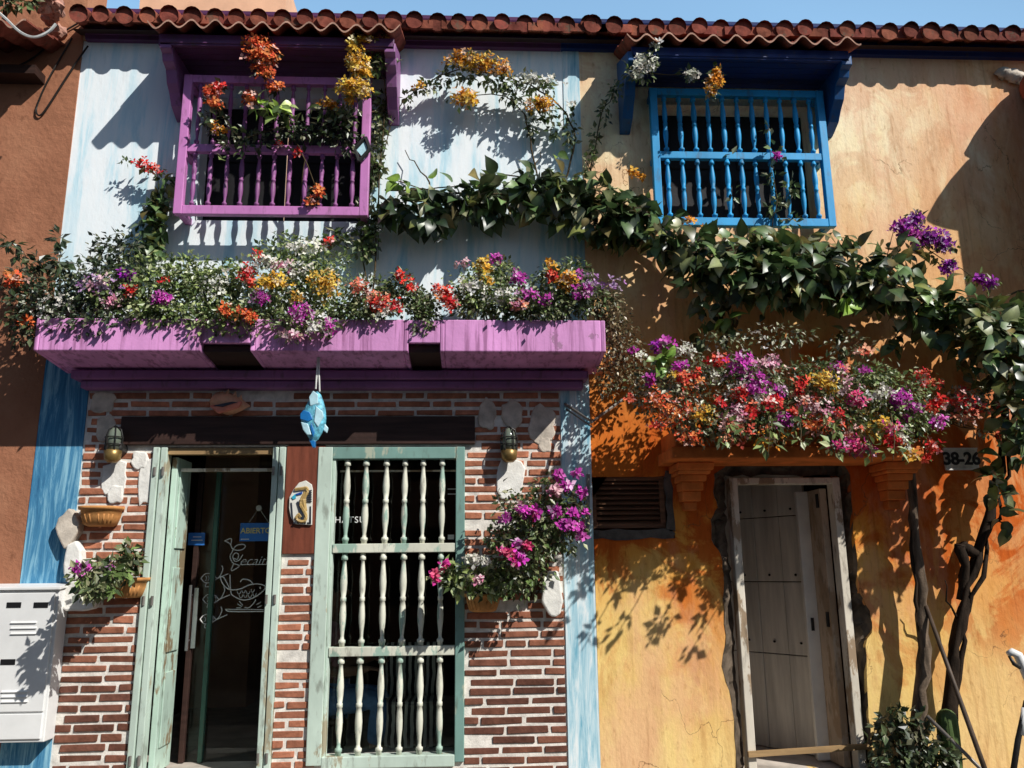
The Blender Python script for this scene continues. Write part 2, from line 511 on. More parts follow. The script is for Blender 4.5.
mb = MB()
for i in range(6):
    x = -16 + i * 5.6; h = 5.6 + .5 * (i * 7 % 3)
    mb.mat = i % 2; mb.box(x, x + 5.58, -16, -9.6, ZR, h)
    mb.mat = 2
    for (u, z0, z1) in ((1.0, .1, 2.3), (3.2, .9, 2.3), (1.0, 3.2, 4.7), (3.4, 3.2, 4.7)): mb.box(x + u, x + u + 1.1, -9.62, -9.57, z0, z1)
    mb.mat = 3; mb.box(x, x + 5.58, -16, -9.3, h + .003, h + .14)
mb.obj('street_far_side', ['terracotta_plaster', 'white_plaster', 'shutter_dark', 'dark_wood'])['kind'] = 'structure'

# ------------------------------------------------------------------ survey of the two fronts
XL = (X(92, 30) + X(58, 240) + X(15, 585)) / 3          # brown | white
XM = (X(583, 60) + X(590, 400) + X(595, 760)) / 3       # white | orange
XE = 7.0
ZTOP = Z(520, 50)                                       # top of the walls under the cornice
ZPB = Z(330, 371, -.1)                                    # underside of the purple planters

house_w = empty('white_house', ((XL + XM) / 2, 0, ZP), 'white and blue house with purple planters and a brick shop front', 'house')
house_o = empty('orange_house', (XM + 1.6, 0, ZP), 'orange plastered house with a blue barred window and a broken doorway', 'house')
house_b = empty('terracotta_house', (XL - 1.5, 0, ZP), 'plain brown plastered house at the left edge', 'house')

# ---------- terracotta house
wall_sheet('wall', rect(XL - 5, XL, ZP - .1, 9), [], .3, 'terracotta_plaster', house_b).location.y -= .012


def tile_sheet(mb, x0, x1, yf, yb, zf, slope, pitch=.165, amp=.034, th=.014, phase=0, rows=3):
    """one corrugated run of clay tiles: front edge at yf,zf rising backwards"""
    n = int((x1 - x0) / pitch * 10); ny = rows * 2
    mb.cur = (.26, .075, .052); top = []; bot = []
    ys = []
    for r in range(rows):
        a = yf + (yb - yf) * r / rows; b = yf + (yb - yf) * (r + 1) / rows
        ys += [(a, .016), (b, 0)]
    for (y, up) in ys:
        for i in range(n + 1):
            x = x0 + (x1 - x0) * i / n
            q = math.sin(2 * math.pi * (x - x0) / pitch + phase)
            irr = .006 * math.sin(x * 9.1) + .004 * math.sin(x * 23.7)
            z = zf + (y - yf) * slope + amp * (q if q > 0 else q * .85) + up + irr
            top.append((x, y, z)); bot.append((x, y, z - th))
    o = len(top); W = n + 1; fs = []
    K = len(ys)
    for r in range(K - 1):
        for i in range(n):
            a = r * W + i
            fs.append((a, a + 1, a + 1 + W, a + W)); fs.append((o + a, o + a + W, o + a + 1 + W, o + a + 1))
    mb.smooth = True; mb.add(top + bot, fs); mb.smooth = False
    fr = []
    for i in range(n): fr.append((i, o - o + i + 1, i + 1 + W, i + W))
    mb.mat = 1
    mb.add(top[:W] + bot[:W], [(i + W, i + W + 1, i + 1, i) for i in range(n)])
    mb.mat = 0
    sd = []
    for e in (0, n):
        for r in range(K - 1):
            mb.add([top[r * W + e], top[(r + 1) * W + e], bot[(r + 1) * W + e], bot[r * W + e]], [(0, 1, 2, 3)])


# tiled hood of the brown house in the top left corner
hx = X(52, 12, -.25)
mb = MB(); tile_sheet(mb, hx - 2.2, hx, -.55, 0, Z(30, 30, -.5), .35)
cn = mb.obj('canopy', ['tile_clay', 'tile_edge'], house_b, tint=True)
mb = MB(); mb.box(hx - 2.1, hx - .12, -.16, 0, Z(30, 30, -.5) - .12, Z(30, 30, -.5) - .05); mb.obj('soffit', 'dark_wood', cn)
mb = MB()
for k in range(9):
    mb.blob((hx + random.uniform(-.10, .05), -.04 - .05 * k, Z(45, 14, -.2) + random.uniform(-.05, .05)), (.06, .06, .05), .3)
mb.obj('mortar_edge', 'pink_crumble', cn)

# ---------- white house: walls
WX0 = (X(185, 80, -.2) + X(174, 215, -.2)) / 2; WX1 = (X(372, 80, -.2) + X(368, 215, -.2)) / 2
WZ0 = Z(270, 216, -.2); WZ1 = Z(278, 78, -.2)
DX0 = (X(152, 450) + X(130, 768)) / 2; DX1 = (X(290, 450) + X(268, 768)) / 2
DZ1 = Z(220, 447); DZ0 = ZP + .06
SX0 = (X(325, 447) + X(316, 760)) / 2; SX1 = (X(466, 447) + X(463, 757)) / 2
SZ0 = Z(390, 762); SZ1 = Z(395, 447)
ZMID = Z(330, 386)                                         # bottom of the planter moulding
wall_sheet('upper_wall', rect(XL, XM, ZMID, ZTOP), [rect(WX0 + .08, WX1 - .08, WZ0 + .05, WZ1 - .05)], .28, 'white_plaster', house_w)
BX0 = (X(88, 450) + X(47, 740)) / 2                        # left edge of brick
BX1 = (X(565, 450) + X(564, 740)) / 2
lw = wall_sheet('lower_wall', rect(XL, XM, ZP - .1, ZMID), [rect(DX0, DX1, DZ0, DZ1), rect(SX0 + .03, SX1 - .03, SZ0 + .03, SZ1 - .03)], .28, 'mortar', house_w)
MB().box(XL + .003, BX0, -.012, .0, ZP - .1, ZPB + .10).obj('pilaster', 'blue_pilaster_paint', house_w)
MB().box(BX1, XM - .003, -.012, .0, ZP - .1, ZMID - .003).obj('pilaster', 'pale_pilaster_paint', house_w)
MB().box(XM - .13, XM - .003, -.008, .0, ZMID + .3, ZTOP - .01).obj('pilaster', 'pale_pilaster_paint', house_w)

# brickwork: every brick a block in one part
BEAM0, BEAM1 = Z(300, 445), Z(300, 417)
LX0 = (X(122, 417) + X(122, 445)) / 2; LX1 = X(475, 430)
mb = MB()
CH = .0605
holes = [(DX0 - .0, DX1 + .0, ZP, BEAM0), (SX0 - .0, SX1 + .0, SZ0 - .02, BEAM0), (DX1 - .01, SX0 + .01, Z(300, 552), BEAM0), (LX0, LX1, BEAM0 - .01, BEAM1 + .005)]
z = ZP; rowi = 0
zb_top = ZMID - .01
while z < zb_top - .03:
    h = CH - .0210 + random.uniform(-.003, .003)
    spans = [(BX0 + .012, BX1 - .008)]
    for (a, b, c, d) in holes:
        if z + h > c and z < d:
            ns = []
            for (s0, s1) in spans:
                if b <= s0 or a >= s1: ns.append((s0, s1)); continue
                if a > s0: ns.append((s0, a))
                if b < s1: ns.append((b, s1))
            spans = ns
    for (s0, s1) in spans:
        x = s0 + (0 if rowi % 2 else -.15) + random.uniform(-.05, .05)
        while x < s1 - .01:
            L = random.choice((.27, .26, .28, .25, .22, .13)) if s1 - s0 > .4 else random.choice((.24, .20, .14, .26))
            a, b = max(x, s0), min(x + L, s1)
            if b - a > .035 and random.random() > .015:
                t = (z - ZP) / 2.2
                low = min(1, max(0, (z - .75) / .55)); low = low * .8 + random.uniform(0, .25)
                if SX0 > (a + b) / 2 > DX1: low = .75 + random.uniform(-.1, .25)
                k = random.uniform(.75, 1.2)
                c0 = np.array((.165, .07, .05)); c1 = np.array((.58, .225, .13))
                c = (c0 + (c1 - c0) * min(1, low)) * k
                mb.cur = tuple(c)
                dz = random.uniform(-.003, .003)
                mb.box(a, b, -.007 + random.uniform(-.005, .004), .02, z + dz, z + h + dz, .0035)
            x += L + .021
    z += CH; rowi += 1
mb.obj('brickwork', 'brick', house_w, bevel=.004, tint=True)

# plaster lumps left in the bricks
mb = MB(); mb.smooth = True
for (px, py, rx, rz, m) in [(103, 403, .10, .085, 0), (106, 428, .08, .10, 0), (487, 415, .07, .13, 0), (512, 415, .09, .12, 0), (542, 425, .11, .16, 0),
                            (115, 478, .10, .13, 1), (116, 495, .06, .07, 1), (146, 480, .05, .19, 1), (140, 460, .06, .07, 1),
                            (510, 478, .115, .15, 1), (545, 445, .05, .06, 0)]:
    p = at(px, py); mb = MB(); poly = []
    for k in range(15):
        t = 2 * math.pi * k / 15; q = random.uniform(.78, 1.14)
        sq = 1 / max(abs(math.cos(t)), abs(math.sin(t))) ** .55
        poly.append((p[0] + rx * .92 * q * sq * math.cos(t), p[2] + rz * .92 * q * sq * math.sin(t)))
    mb.prism(poly, -.012 - random.uniform(0, .008), .002)
    mb.obj('plaster_patch', ['plaster_lump', 'white_lump'][m], house_w, bevel=.009)
# pale block of stone and a rubble stone on the left edge of the bricks
for (px, py, sx_, sz_, rot, mname) in [(78, 597, .13, .105, .35, 'white_lump'), (75, 560, .06, .13, .0, 'white_lump'), (70, 528, .075, .12, .25, 'plaster_lump'), (552, 592, .075, .16, .1, 'white_lump')]:
    p = at(px, py, -.05)
    mb = MB(); poly = []
    for k in range(13):
        a = 2 * math.pi * k / 13 + rot
        rr = random.uniform(.88, 1.2)
        poly.append((p[0] + sx_ * rr * math.cos(a) * random.uniform(.85, 1.05), p[2] + sz_ * rr * math.sin(a) * random.uniform(.85, 1.05)))
    mb.prism(poly, -.085, .005); mb.obj('stone', mname, house_w, bevel=.012)

# lintel and wooden panel between door and window
mb = MB(); mb.box(LX0, LX1, -.035, .02, BEAM0, BEAM1); mb.obj('lintel', 'dark_wood', house_w, bevel=.006)
mb = MB(); mb.box(DX1 + .003, SX0 - .003, -.020, .01, Z(300, 554), BEAM0 - .004); mb.obj('wood_panel', 'brown_panel', house_w, bevel=.004)

# moulding and planter boxes
mb = MB()
mx0, mx1 = X(82, 380, -.08), X(583, 380, -.08)
mb.box(mx0 - .05, mx1 + .03, -.15, 0, Z(330, 379, -.15) + .005, ZPB - .004)
mb.box(mx0, mx1, -.10, 0, Z(330, 388, -.1), Z(330, 379, -.15) + .003)
mb.obj('moulding', 'violet_paint', house_w, bevel=.01)
PD = .48
PZF = Z(300, 351, -PD)                                     # front lower edge, the undersides slope back to the wall
PBT = Z(300, 319, -PD)
for (a, b) in [((33, 200)), ((250, 408)), ((440, 606))]:
    x0, x1 = X(a, 350, -PD), X(b, 350, -PD)
    mb = MB(); th = .03
    mb.prism_x([(-PD, PZF), (-PD, PBT), (-PD + th, PBT), (-PD + th, PZF + .04), (-.02, ZPB + .05), (-.02, PBT), (0, PBT), (0, ZPB)], x0 + th, x1 - th)
    prof = [(-PD, PZF), (-PD, PBT), (0, PBT), (0, ZPB)]
    mb.prism_x(prof, x0, x0 + th - .0005); mb.prism_x(prof, x1 - th + .0005, x1)
    pb = mb.obj('planter_box', 'planter_paint', house_w, bevel=.007)
    MB().box(x0 + th, x1 - th, -PD + th, -.02, PBT - .10, PBT - .05).obj('soil', 'soil', pb)
for (a, b, zl) in ((200, 250, .055), (408, 440, .06)):
    xa, xb = X(a, 350, -PD) + .002, X(b, 350, -PD) - .002
    mb = MB(); mb.box(xa, xb, -PD + .002, -PD + .04, PZF + zl, PBT - .004)
    mb.box(xa, xb, -PD + .04, 0, PZF + zl + .01, PZF + zl + .035)
    mb.obj('planter_link', 'planter_paint', house_w, bevel=.004)
    MB().prism_x([(-PD + .06, PZF + zl - .002), (-PD + .06, PZF + .008), (-.05, ZPB + .018), (-.05, PZF + zl - .002)], xa + .001, xb - .001).obj('notch_shade', 'dark_wood', house_w)  # dark fill standing in for the shade up inside the planter gap


# ---------- cornice and eaves
def cornice(x0, x1, mat, parent, zb, name='cornice'):
    mb = MB()
    prof = [(0, zb), (-.045, zb), (-.05, zb + .035), (-.075, zb + .04), (-.08, zb + .06), (-.13, zb + .075), (-.17, zb + .15), (-.175, zb + .175), (0, zb + .175)]
    mb.prism_x(prof, x0, x1); return mb.obj(name, mat, parent)


ZC = Z(520, 51)
XC = X(560, 45)
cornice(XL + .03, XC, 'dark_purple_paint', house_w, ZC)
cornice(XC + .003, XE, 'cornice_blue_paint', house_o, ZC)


def eave(x0, x1, parent, zf, yf=-.23):
    mb = MB(); mb.smooth = True
    pitch = .166; n = int((x1 - x0) / pitch); sl = .33
    for i in range(n + 1):
        x = x0 + pitch * (i + .5) + random.uniform(-.008, .008)
        r = .066 + random.uniform(-.005, .005); y0 = yf + random.uniform(-.028, .022); dzt = random.uniform(-.012, .010)
        for s in range(4):
            a = y0 + s * .42; b = a + .46
            k = random.uniform(.6, 1.2); mb.cur = (.26 * k, .075 * k * random.uniform(.9, 1.15), .052 * k)
            za = zf + (a - yf) * sl + .012 + dzt; zb_ = zf + (b - yf) * sl
            mb.mat = 0
            mb.tube([(x, a, za), (x, b, zb_)], [r, r * .86], 14, cap=False)
            if s == 0:
                mb.mat = 1; mb.smooth = False
                ring = [(x + r * math.cos(t) * .999, a + .012, za + r * math.sin(t) * .999) for t in [2 * math.pi * k / 14 for k in range(14)]]
                mb.add(ring, [tuple(range(14))]); mb.smooth = True; mb.mat = 0
        # pan tile between
        xa, xb = x + r * .7, x + pitch - r * .7
        mb.smooth = False
        mb.add([(xa - .02, yf + .015, zf + .028), (xb + .02, yf + .015, zf + .028), (xb, yf + 1.7, zf + 1.68 * sl - .020), (xa, yf + 1.7, zf + 1.68 * sl - .020),
                (xa - .02, yf + .015, zf - .042), (xb + .02, yf + .015, zf - .042), (xb, yf + 1.7, zf + 1.68 * sl - .045), (xa, yf + 1.7, zf + 1.68 * sl - .045)],
               [(0, 1, 2, 3), (7, 6, 5, 4), (4, 5, 1, 0)])
        mb.smooth = True
    mb.smooth = False
    # boards under the tiles
    mb.mat = 2
    mb.add([(x0, yf + .07, zf - .07), (x1, yf + .07, zf - .07), (x1, yf + 1.7, zf - .07 + 1.63 * sl), (x0, yf + 1.7, zf - .07 + 1.63 * sl)], [(0, 1, 2, 3)])
    return mb.obj('roof', ['tile_clay', 'tile_clay', 'dark_wood'], parent, tint=True)


ZE = (Z(300, 21, -.23) + Z(800, 26, -.23)) / 2 - .01
eave(XL - .02, XM, house_w, ZE)
eave(XM + .0, XE, house_o, ZE)


# ---------- hoods over the two upper windows
def hood(xa, xb, zf, D, parent, paint, dark, br, hb):
    mb = MB(); tile_sheet(mb, xa, xb, -D, .0, zf, .42, phase=2.4)
    c = mb.obj('canopy', ['tile_clay', 'tile_edge'], parent, tint=True)
    mb = MB(); z1 = zf - .05; sl = .04
    # soffit boards and a moulded rim
    nb = 6
    for k in range(nb):
        a = -D + .09 + (D - .10) * k / nb; b = -D + .09 + (D - .10) * (k + 1) / nb - .004
        mb.hexa([(xa + .06, a, z1 + (a + D) * sl - .03), (xb - .06, a, z1 + (a + D) * sl - .03), (xb - .06, b, z1 + (b + D) * sl - .03), (xa + .06, b, z1 + (b + D) * sl - .03)],
                [(xa + .06, a, z1 + (a + D) * sl), (xb - .06, a, z1 + (a + D) * sl), (xb - .06, b, z1 + (b + D) * sl), (xa + .06, b, z1 + (b + D) * sl)])
    mb.box(xa + .05, xb - .05, -D + .10, -D + .13, z1 - .04, z1 + .05)  # rim takes the dark soffit colour to stand for the tiles' shadow
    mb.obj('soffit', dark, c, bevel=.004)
    for x in br:
        k = hb / .52
        prof = [(0, z1 + .20), (-D + .1, z1 + .01)] + [(-D + u, z1 - v * k) for u, v in ((.1, .08), (.15, .10), (.17, .16), (.24, .19), (.28, .30), (.34, .36), (.40, .45))] + [(-.05, z1 - .50 * k), (0, z1 - hb)]
        mb = MB(); mb.prism_x(prof, x - .04, x + .04); mb.obj('bracket', paint, c, bevel=.006)


HD = .54
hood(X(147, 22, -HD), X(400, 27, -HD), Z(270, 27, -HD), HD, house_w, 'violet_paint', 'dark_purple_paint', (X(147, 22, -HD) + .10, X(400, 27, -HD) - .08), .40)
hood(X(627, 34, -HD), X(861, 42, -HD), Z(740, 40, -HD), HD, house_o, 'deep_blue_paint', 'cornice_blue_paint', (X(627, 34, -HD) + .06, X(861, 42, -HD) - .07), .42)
# hood at the right end of the orange front, three lapped tiles to its verge
vx = X(1000, 83); vz = Z(1000, 83) + .02
mb = MB(); tile_sheet(mb, vx + .26, vx + 2.4, -.62, .0, vz - .62 * .55 + .03, .55)
mb.smooth = True
for (y0, y1, ra, rb) in ((0, -.36, .05, .21), (-.30, -.68, .08, .25)):
    pts = []; rr = []
    for t in (0, .25, .5, .75, 1):
        y = y0 + (y1 - y0) * t; pts.append((vx + .22, y, vz + y * .55 - .05)); rr.append(ra + (rb - ra) * math.sin(t * math.pi / 2) ** .7)
    mb.tube(pts, rr, 16)
mb.smooth = False
c = mb.obj('canopy', ['tile_clay', 'tile_edge'], house_o, tint=True)
mb = MB(); mb.smooth = True
for k in range(4): mb.blob((vx + .03 + .05 * k, -.03, vz + .05 - .02 * k), (.07, .05, .05), .25)
mb.obj('mortar_edge', 'plaster_lump', c)
MB().box(vx + .10, vx + 2.4, -.60, -.56, vz - 1.7, vz - .34).obj('shadow_board', 'dark_wood', c)  # unseen board added below the hood front to lengthen its shadow on the wall

# ---------- balusters
TURN = [(0, 1.0), (.035, 1.0), (.04, 1.25), (.07, 1.25), (.078, .75), (.11, .62), (.17, .80), (.25, 1.12), (.33, 1.22), (.42, 1.05), (.475, .80), (.48, 1.05), (.52, 1.05), (.525, .80),
        (.60, 1.12), (.68, 1.26), (.76, 1.1), (.86, .78), (.92, .62), (.925, 1.2), (.96, 1.2), (.965, 1.0), (1, 1.0)]


def balusters(frame, xs, Y, z0, z1, r, mat, flip=False):
    """a row of turned bars, each an object sharing one mesh"""
    prof = [((1 - t if flip else t) * (z1 - z0), r * k) for t, k in (reversed(TURN) if flip else TURN)]
    first = None
    for x in xs:
        if first is None:
            mb = MB(); mb.smooth = True
            w0 = world_of(frame)
            mb.lathe(prof, (w0[0], w0[1], w0[2]), 12)
            first = mb.obj('baluster', mat, frame); first.location = (x - w0[0], Y - w0[1], z0 - w0[2])
        else:
            w0 = world_of(frame)
            c = copy_at(first, frame, (x - (first.location.x + w0[0]) + random.uniform(-.004, .004), random.uniform(-.003, .003), 0))
            c.rotation_euler = (random.uniform(-.006, .006), random.uniform(-.010, .010), random.uniform(0, 6))
            k = random.uniform(.90, 1.08); c.scale = (k, k, 1)


def barred_window(parent, x0, x1, z0, z1, zr, Y, fw, mat, nb, r, bmat, dark):
    mb = MB(); d = .055
    mb.box(x0, x0 + fw, Y - d / 2, Y + d / 2, z0, z1); mb.box(x1 - fw, x1, Y - d / 2, Y + d / 2, z0, z1)
    mb.box(x0 + fw, x1 - fw, Y - d / 2 + .003, Y + d / 2 - .003, z1 - fw, z1); mb.box(x0 + fw, x1 - fw, Y - d / 2 + .003, Y + d / 2 - .003, z0, z0 + fw * 1.1)
    mb.box(x0 + fw, x1 - fw, Y - d / 2 + .006, Y + d / 2 - .006, zr - fw * .5, zr + fw * .5)
    # returns to the wall
    for x in (x0 + .012, x1 - fw * .8 - .012):
        for zz in (z0 + .01, zr - fw * .4, z1 - fw * .9): mb.box(x, x + fw * .8, Y + d / 2, 0, zz, zz + fw * .8)
    f = mb.obj('window_grille', mat, parent, bevel=.005)
    xs = [x0 + fw + (x1 - x0 - 2 * fw) * (i + .5) / nb for i in range(nb)]
    balusters(f, xs, Y, z0 + fw * 1.1, zr - fw * .5, r, bmat)
    balusters(f, xs, Y, zr + fw * .5, z1 - fw, r, bmat)
    # dark shutters and the room behind
    mb = MB(); xm = (x0 + x1) / 2
    for (a, b) in ((x0 + .05, xm - .004), (xm + .004, x1 - .05)):
        mb.box(a, b, .16, .19, z0 + .02, z1 - .02)
        for (u, v) in ((.06, .46), (.54, .94)):
            mb.box(a + .06, b - .06, .145, .16, z0 + (z1 - z0) * u, z0 + (z1 - z0) * v)
    mb.obj('shutter', dark, f, bevel=.006)
    return f


barred_window(house_w, WX0, WX1, WZ0, WZ1, Z(270, 150, -.2), -.2, .062, 'purple_paint', 11, .0145, 'bar_shaded_purple', 'shutter_dark')
UX0 = (X(647, 92, -.13) + X(657, 222, -.13)) / 2; UX1 = (X(822, 92, -.13) + X(835, 228, -.13)) / 2
UZ0, UZ1 = Z(750, 227, -.13), Z(740, 91, -.13)
fb = barred_window(house_o, UX0, UX1, UZ0, UZ1, Z(745, 157, -.13), -.13, .058, 'blue_paint', 11, .0165, 'blue_paint', 'shutter_dark')

# ---------- shop window
mb = MB(); Y0 = -.03
fw = .075
mb.box(SX0 - .050, SX0 + .048, -.028, .06, SZ0 - .01, SZ1 - .003)       # broad left post
mb.box(SX0 + .048, SX0 + .070, -.012, .06, SZ0 + .03, SZ1 - .06)
zb = Z(390, 757)
mb.box(SX0 + .048, SX1 - .062, -.030, .08, SZ0 - .03, zb + .012)
r1, r2 = Z(395, 548), Z(392, 651)
sw = mb.obj('shop_window', 'mint_paint', house_w, bevel=.005)
MB().box(SX1 - .062, SX1, -.028, .06, SZ0 - .004, SZ1 - .003).obj('post', 'teal_paint', sw, bevel=.005)
MB().box(SX0 + .048, SX1 - .064, -.025, .06, SZ1 - .085, SZ1 - .004).obj('head_rail', 'teal_paint', sw, bevel=.005)
for zz in (r1, r2): MB().box(SX0 + .070, SX1 - .064, -.020, .045, zz - .030, zz + .030).obj('rail', 'cream_paint', sw, bevel=.004)
bx = [(X(a, 500) + X(b, 700)) / 2 for a, b in ((348, 338), (366, 359), (385, 380), (404, 400), (423, 420), (441, 440))]
balusters(sw, bx, .012, zb + .012, r2 - .030, .0185, 'cream_paint')
balusters(sw, bx, .012, r2 + .030, r1 - .030, .0185, 'cream_paint')
balusters(sw, bx, .012, r1 + .030, SZ1 - .085, .0185, 'cream_paint')
MB().box(SX0 + .03, SX1 - .03, .145, .150, SZ0 + .02, SZ1 - .02).obj('pane', 'window_glass', sw)
mb = MB(); zt = Z(390, 471, .13); mb.box(SX0 + .08, SX1 - .06, .125, .140, zt - .006, zt + .006); mb.obj('glazing_bar', 'white_wood', sw)
p = at(350, 520, .135); text('lettering', 'HATSU', (p[0], .138, p[2]), .062, 'letter_white', sw, .001, space=1.15)
p = at(451, 537, .135)
MB().box(p[0] - .022, p[0] + .022, .134, .140, p[2] - .016, p[2] + .016).obj('sticker', 'letter_white', sw)
mb = MB()
for q in (489, 494):
    p = at(452, q, .13); mb.box(p[0] - .03, p[0] + .03, .130, .134, p[2] - .003, p[2] + .003)
mb.obj('sticker', 'letter_white', sw)

# ---------- shop door
mb = MB()
def post(a, b, y0, y1): mb.box(a, b, y0, y1, DZ0, DZ1 - .004)
post(DX0 + .002, DX0 + .045, -.03, .06); post(DX0 + .052, DX0 + .095, -.022, .07)
post(DX1 - .045, DX1 - .002, -.03, .06); post(DX1 - .092, DX1 - .052, -.022, .07)
sd = mb.obj('shop_door', 'mint_paint', house_w, bevel=.005)
mb = MB(); mb.box(DX0 + .095, DX1 - .092, .0, .05, DZ1 - .05, DZ1 - .008); mb.obj('head_rail', 'raw_wood', sd)
# solid leaf folded back into the room
mb = MB(); lx = DX0 + .10
mb.box(lx, lx + .04, .075, .37, DZ0 + .02, DZ1 - .06)
for (u, v) in ((.08, .30), (.36, .62), (.68, .93)):
    mb.box(lx + .04, lx + .052, .12, .33, DZ0 + (DZ1 - DZ0) * u, DZ0 + (DZ1 - DZ0) * v)
mb.obj('door_leaf', 'leaf_paint', sd, bevel=.005)
for u in (.92, .52, .06):
    for a in (DX0 + .02, DX0 + .075, DX1 - .085, DX1 - .03):
        MB().tube([(a + .005, -.034, DZ0 + (DZ1 - DZ0) * u - .03), (a + .005, -.034, DZ0 + (DZ1 - DZ0) * u + .03)], .009, 8).obj('hinge', 'pipe_metal', sd)
# glazed screen behind
GY = .52
gx0, gx1 = lx + .05, DX1 - .05
gs = X(211, 600, GY)
MB().box(gs - .016, gs + .016, GY - .02, GY + .02, DZ0, DZ1 - .10).obj('stile', 'stile_paint', sd, bevel=.003)
MB().box(gx0, gx0 + .035, GY - .02, GY + .02, DZ0, DZ1 - .10).obj('stile', 'dark_wood', sd, bevel=.003)
zt = Z(220, 470, .12)
mb = MB(); mb.box(gx0, DX1 - .095, .115, .135, zt - .011, zt + .011); mb.obj('transom_bar', 'white_wood', sd)
MB().box(gx0, gx1 + .1, GY + .025, GY + .031, DZ0, DZ1).obj('pane', 'window_glass', sd)
hxx = X(190, 600, GY - .05)
mb = MB(); mb.tube([(hxx, GY - .06, Z(188, 650, GY)), (hxx, GY - .06, Z(190, 585, GY))], .012, 8)
for q in (640, 595): mb.tube([(hxx, GY - .06, Z(190, q, GY)), (hxx, GY + .02, Z(190, q, GY))], .008, 6)
mb.box(hxx + .02, hxx + .05, GY - .03, GY - .02, Z(190, 648, GY), Z(190, 588, GY))
mb.obj('handle', 'steel', sd)
p = at(196, 539, GY - .02)
MB().box(p[0] - .055, p[0] + .065, GY - .026, GY - .022, p[2] - .045, p[2] + .045).obj('sticker', 'sign_blue', sd)
mb = MB(); mb.box(p[0] - .02, p[0] + .04, GY - .029, GY - .0265, p[2] + .012, p[2] + .018); mb.box(p[0] - .03, p[0] + .05, GY - .029, GY - .0265, p[2] - .012, p[2] - .006)
mb.obj('sticker', 'letter_white', sd)


# white drawing on the glass
def stroke(mb, pts, Y, r=.0035, n=24, closed=False):
    P = [np.array(at(a, b, Y)) for a, b in pts]
    Q = []
    K = len(P)
    for i in range(K - 1):
        p0, p1, p2, p3 = P[max(i - 1, 0)], P[i], P[i + 1], P[min(i + 2, K - 1)]
        for t in np.linspace(0, 1, 5)[:-1]:
            Q.append(.5 * (2 * p1 + (p2 - p0) * t + (2 * p0 - 5 * p1 + 4 * p2 - p3) * t * t + (3 * p1 - p0 - 3 * p2 + p3) * t ** 3))
    Q.append(P[-1]); mb.tube([tuple(q) for q in Q], r, 5)


GL = GY + .018
mb = MB()


def zz(pts, s=5.49, ox=200, oy=500): return [(ox + a / s, oy + b / s) for a, b in pts]


stroke(mb, zz([(135, 225), (172, 212), (170, 250), (180, 275), (165, 310), (180, 345), (205, 355), (215, 365), (172, 388), (185, 350)]), GL)
stroke(mb, zz([(135, 225), (165, 240), (180, 270), (225, 275), (250, 255), (235, 243), (200, 250), (180, 275)]), GL)
stroke(mb, zz([(185, 320), (205, 325), (212, 300), (195, 290), (180, 310), (190, 335), (215, 330), (235, 300)]), GL)
# big fish bowl
stroke(mb, zz([(110, 420), (125, 460), (160, 490), (215, 490), (275, 465), (330, 462), (360, 478), (335, 510), (285, 540), (235, 548), (190, 530), (170, 505), (165, 410)]), GL, .0042)
stroke(mb, zz([(110, 420), (130, 425), (150, 460), (165, 490)]), GL, .0042)
stroke(mb, zz([(222, 450), (235, 435), (270, 440), (290, 458)]), GL, .0042)
for a, b in ((215, 500), (240, 495), (265, 500), (290, 490), (225, 520), (250, 518), (275, 520), (300, 512)):
    stroke(mb, zz([(a - 10, b), (a - 6, b + 14), (a + 4, b + 14), (a + 10, b)]), GL, .0026)
stroke(mb, zz([(326, 482), (332, 478), (334, 486), (326, 482)]), GL, .003)
stroke(mb, zz([(245, 590), (270, 590), (300, 560), (305, 545)]), GL, .004)
for a, b, c, d in ((205, 570, 230, 585), (215, 555, 235, 578), (310, 575, 335, 560), (315, 590, 340, 580), (200, 592, 225, 592)):
    stroke(mb, zz([(a, b), (c, d)]), GL, .003)
stroke(mb, zz([(140, 600), (170, 612), (350, 612)]), GL, .004); stroke(mb, zz([(140, 600), (350, 602)]), GL, .003)
# little fish
for (cx, cy) in ((50, 430), (60, 545), (45, 655)):
    stroke(mb, zz([(cx - 45, cy), (cx - 20, cy - 25), (cx + 20, cy - 22), (cx + 48, cy), (cx + 75, cy - 45), (cx + 70, cy - 70)]), GL)
    stroke(mb, zz([(cx - 45, cy), (cx - 20, cy + 25), (cx + 20, cy + 18), (cx + 48, cy), (cx + 105, cy - 25)]), GL)
    stroke(mb, zz([(cx - 15, cy + 25), (cx - 20, cy + 45), (cx, cy + 45), (cx + 5, cy + 30)]), GL)
    for k in range(4): stroke(mb, zz([(cx - 20 + k * 14, cy - 14), (cx - 14 + k * 14, cy), (cx - 20 + k * 14, cy + 14)]), GL, .0025)
mb.obj('logo', 'letter_white', sd)
p = at(257, 561, GL); text('lettering', 'ecaito', (p[0] - .01, GL, p[2]), .098, 'letter_white', sd, .001, .4, offset=-.0015)
mb = MB(); p0, p1 = at(240, 564.5, GL), at(270, 564.5, GL); mb.box(p0[0], p1[0], GL - .002, GL, p0[2] - .003, p0[2] + .002); mb.obj('logo', 'letter_white', sd)
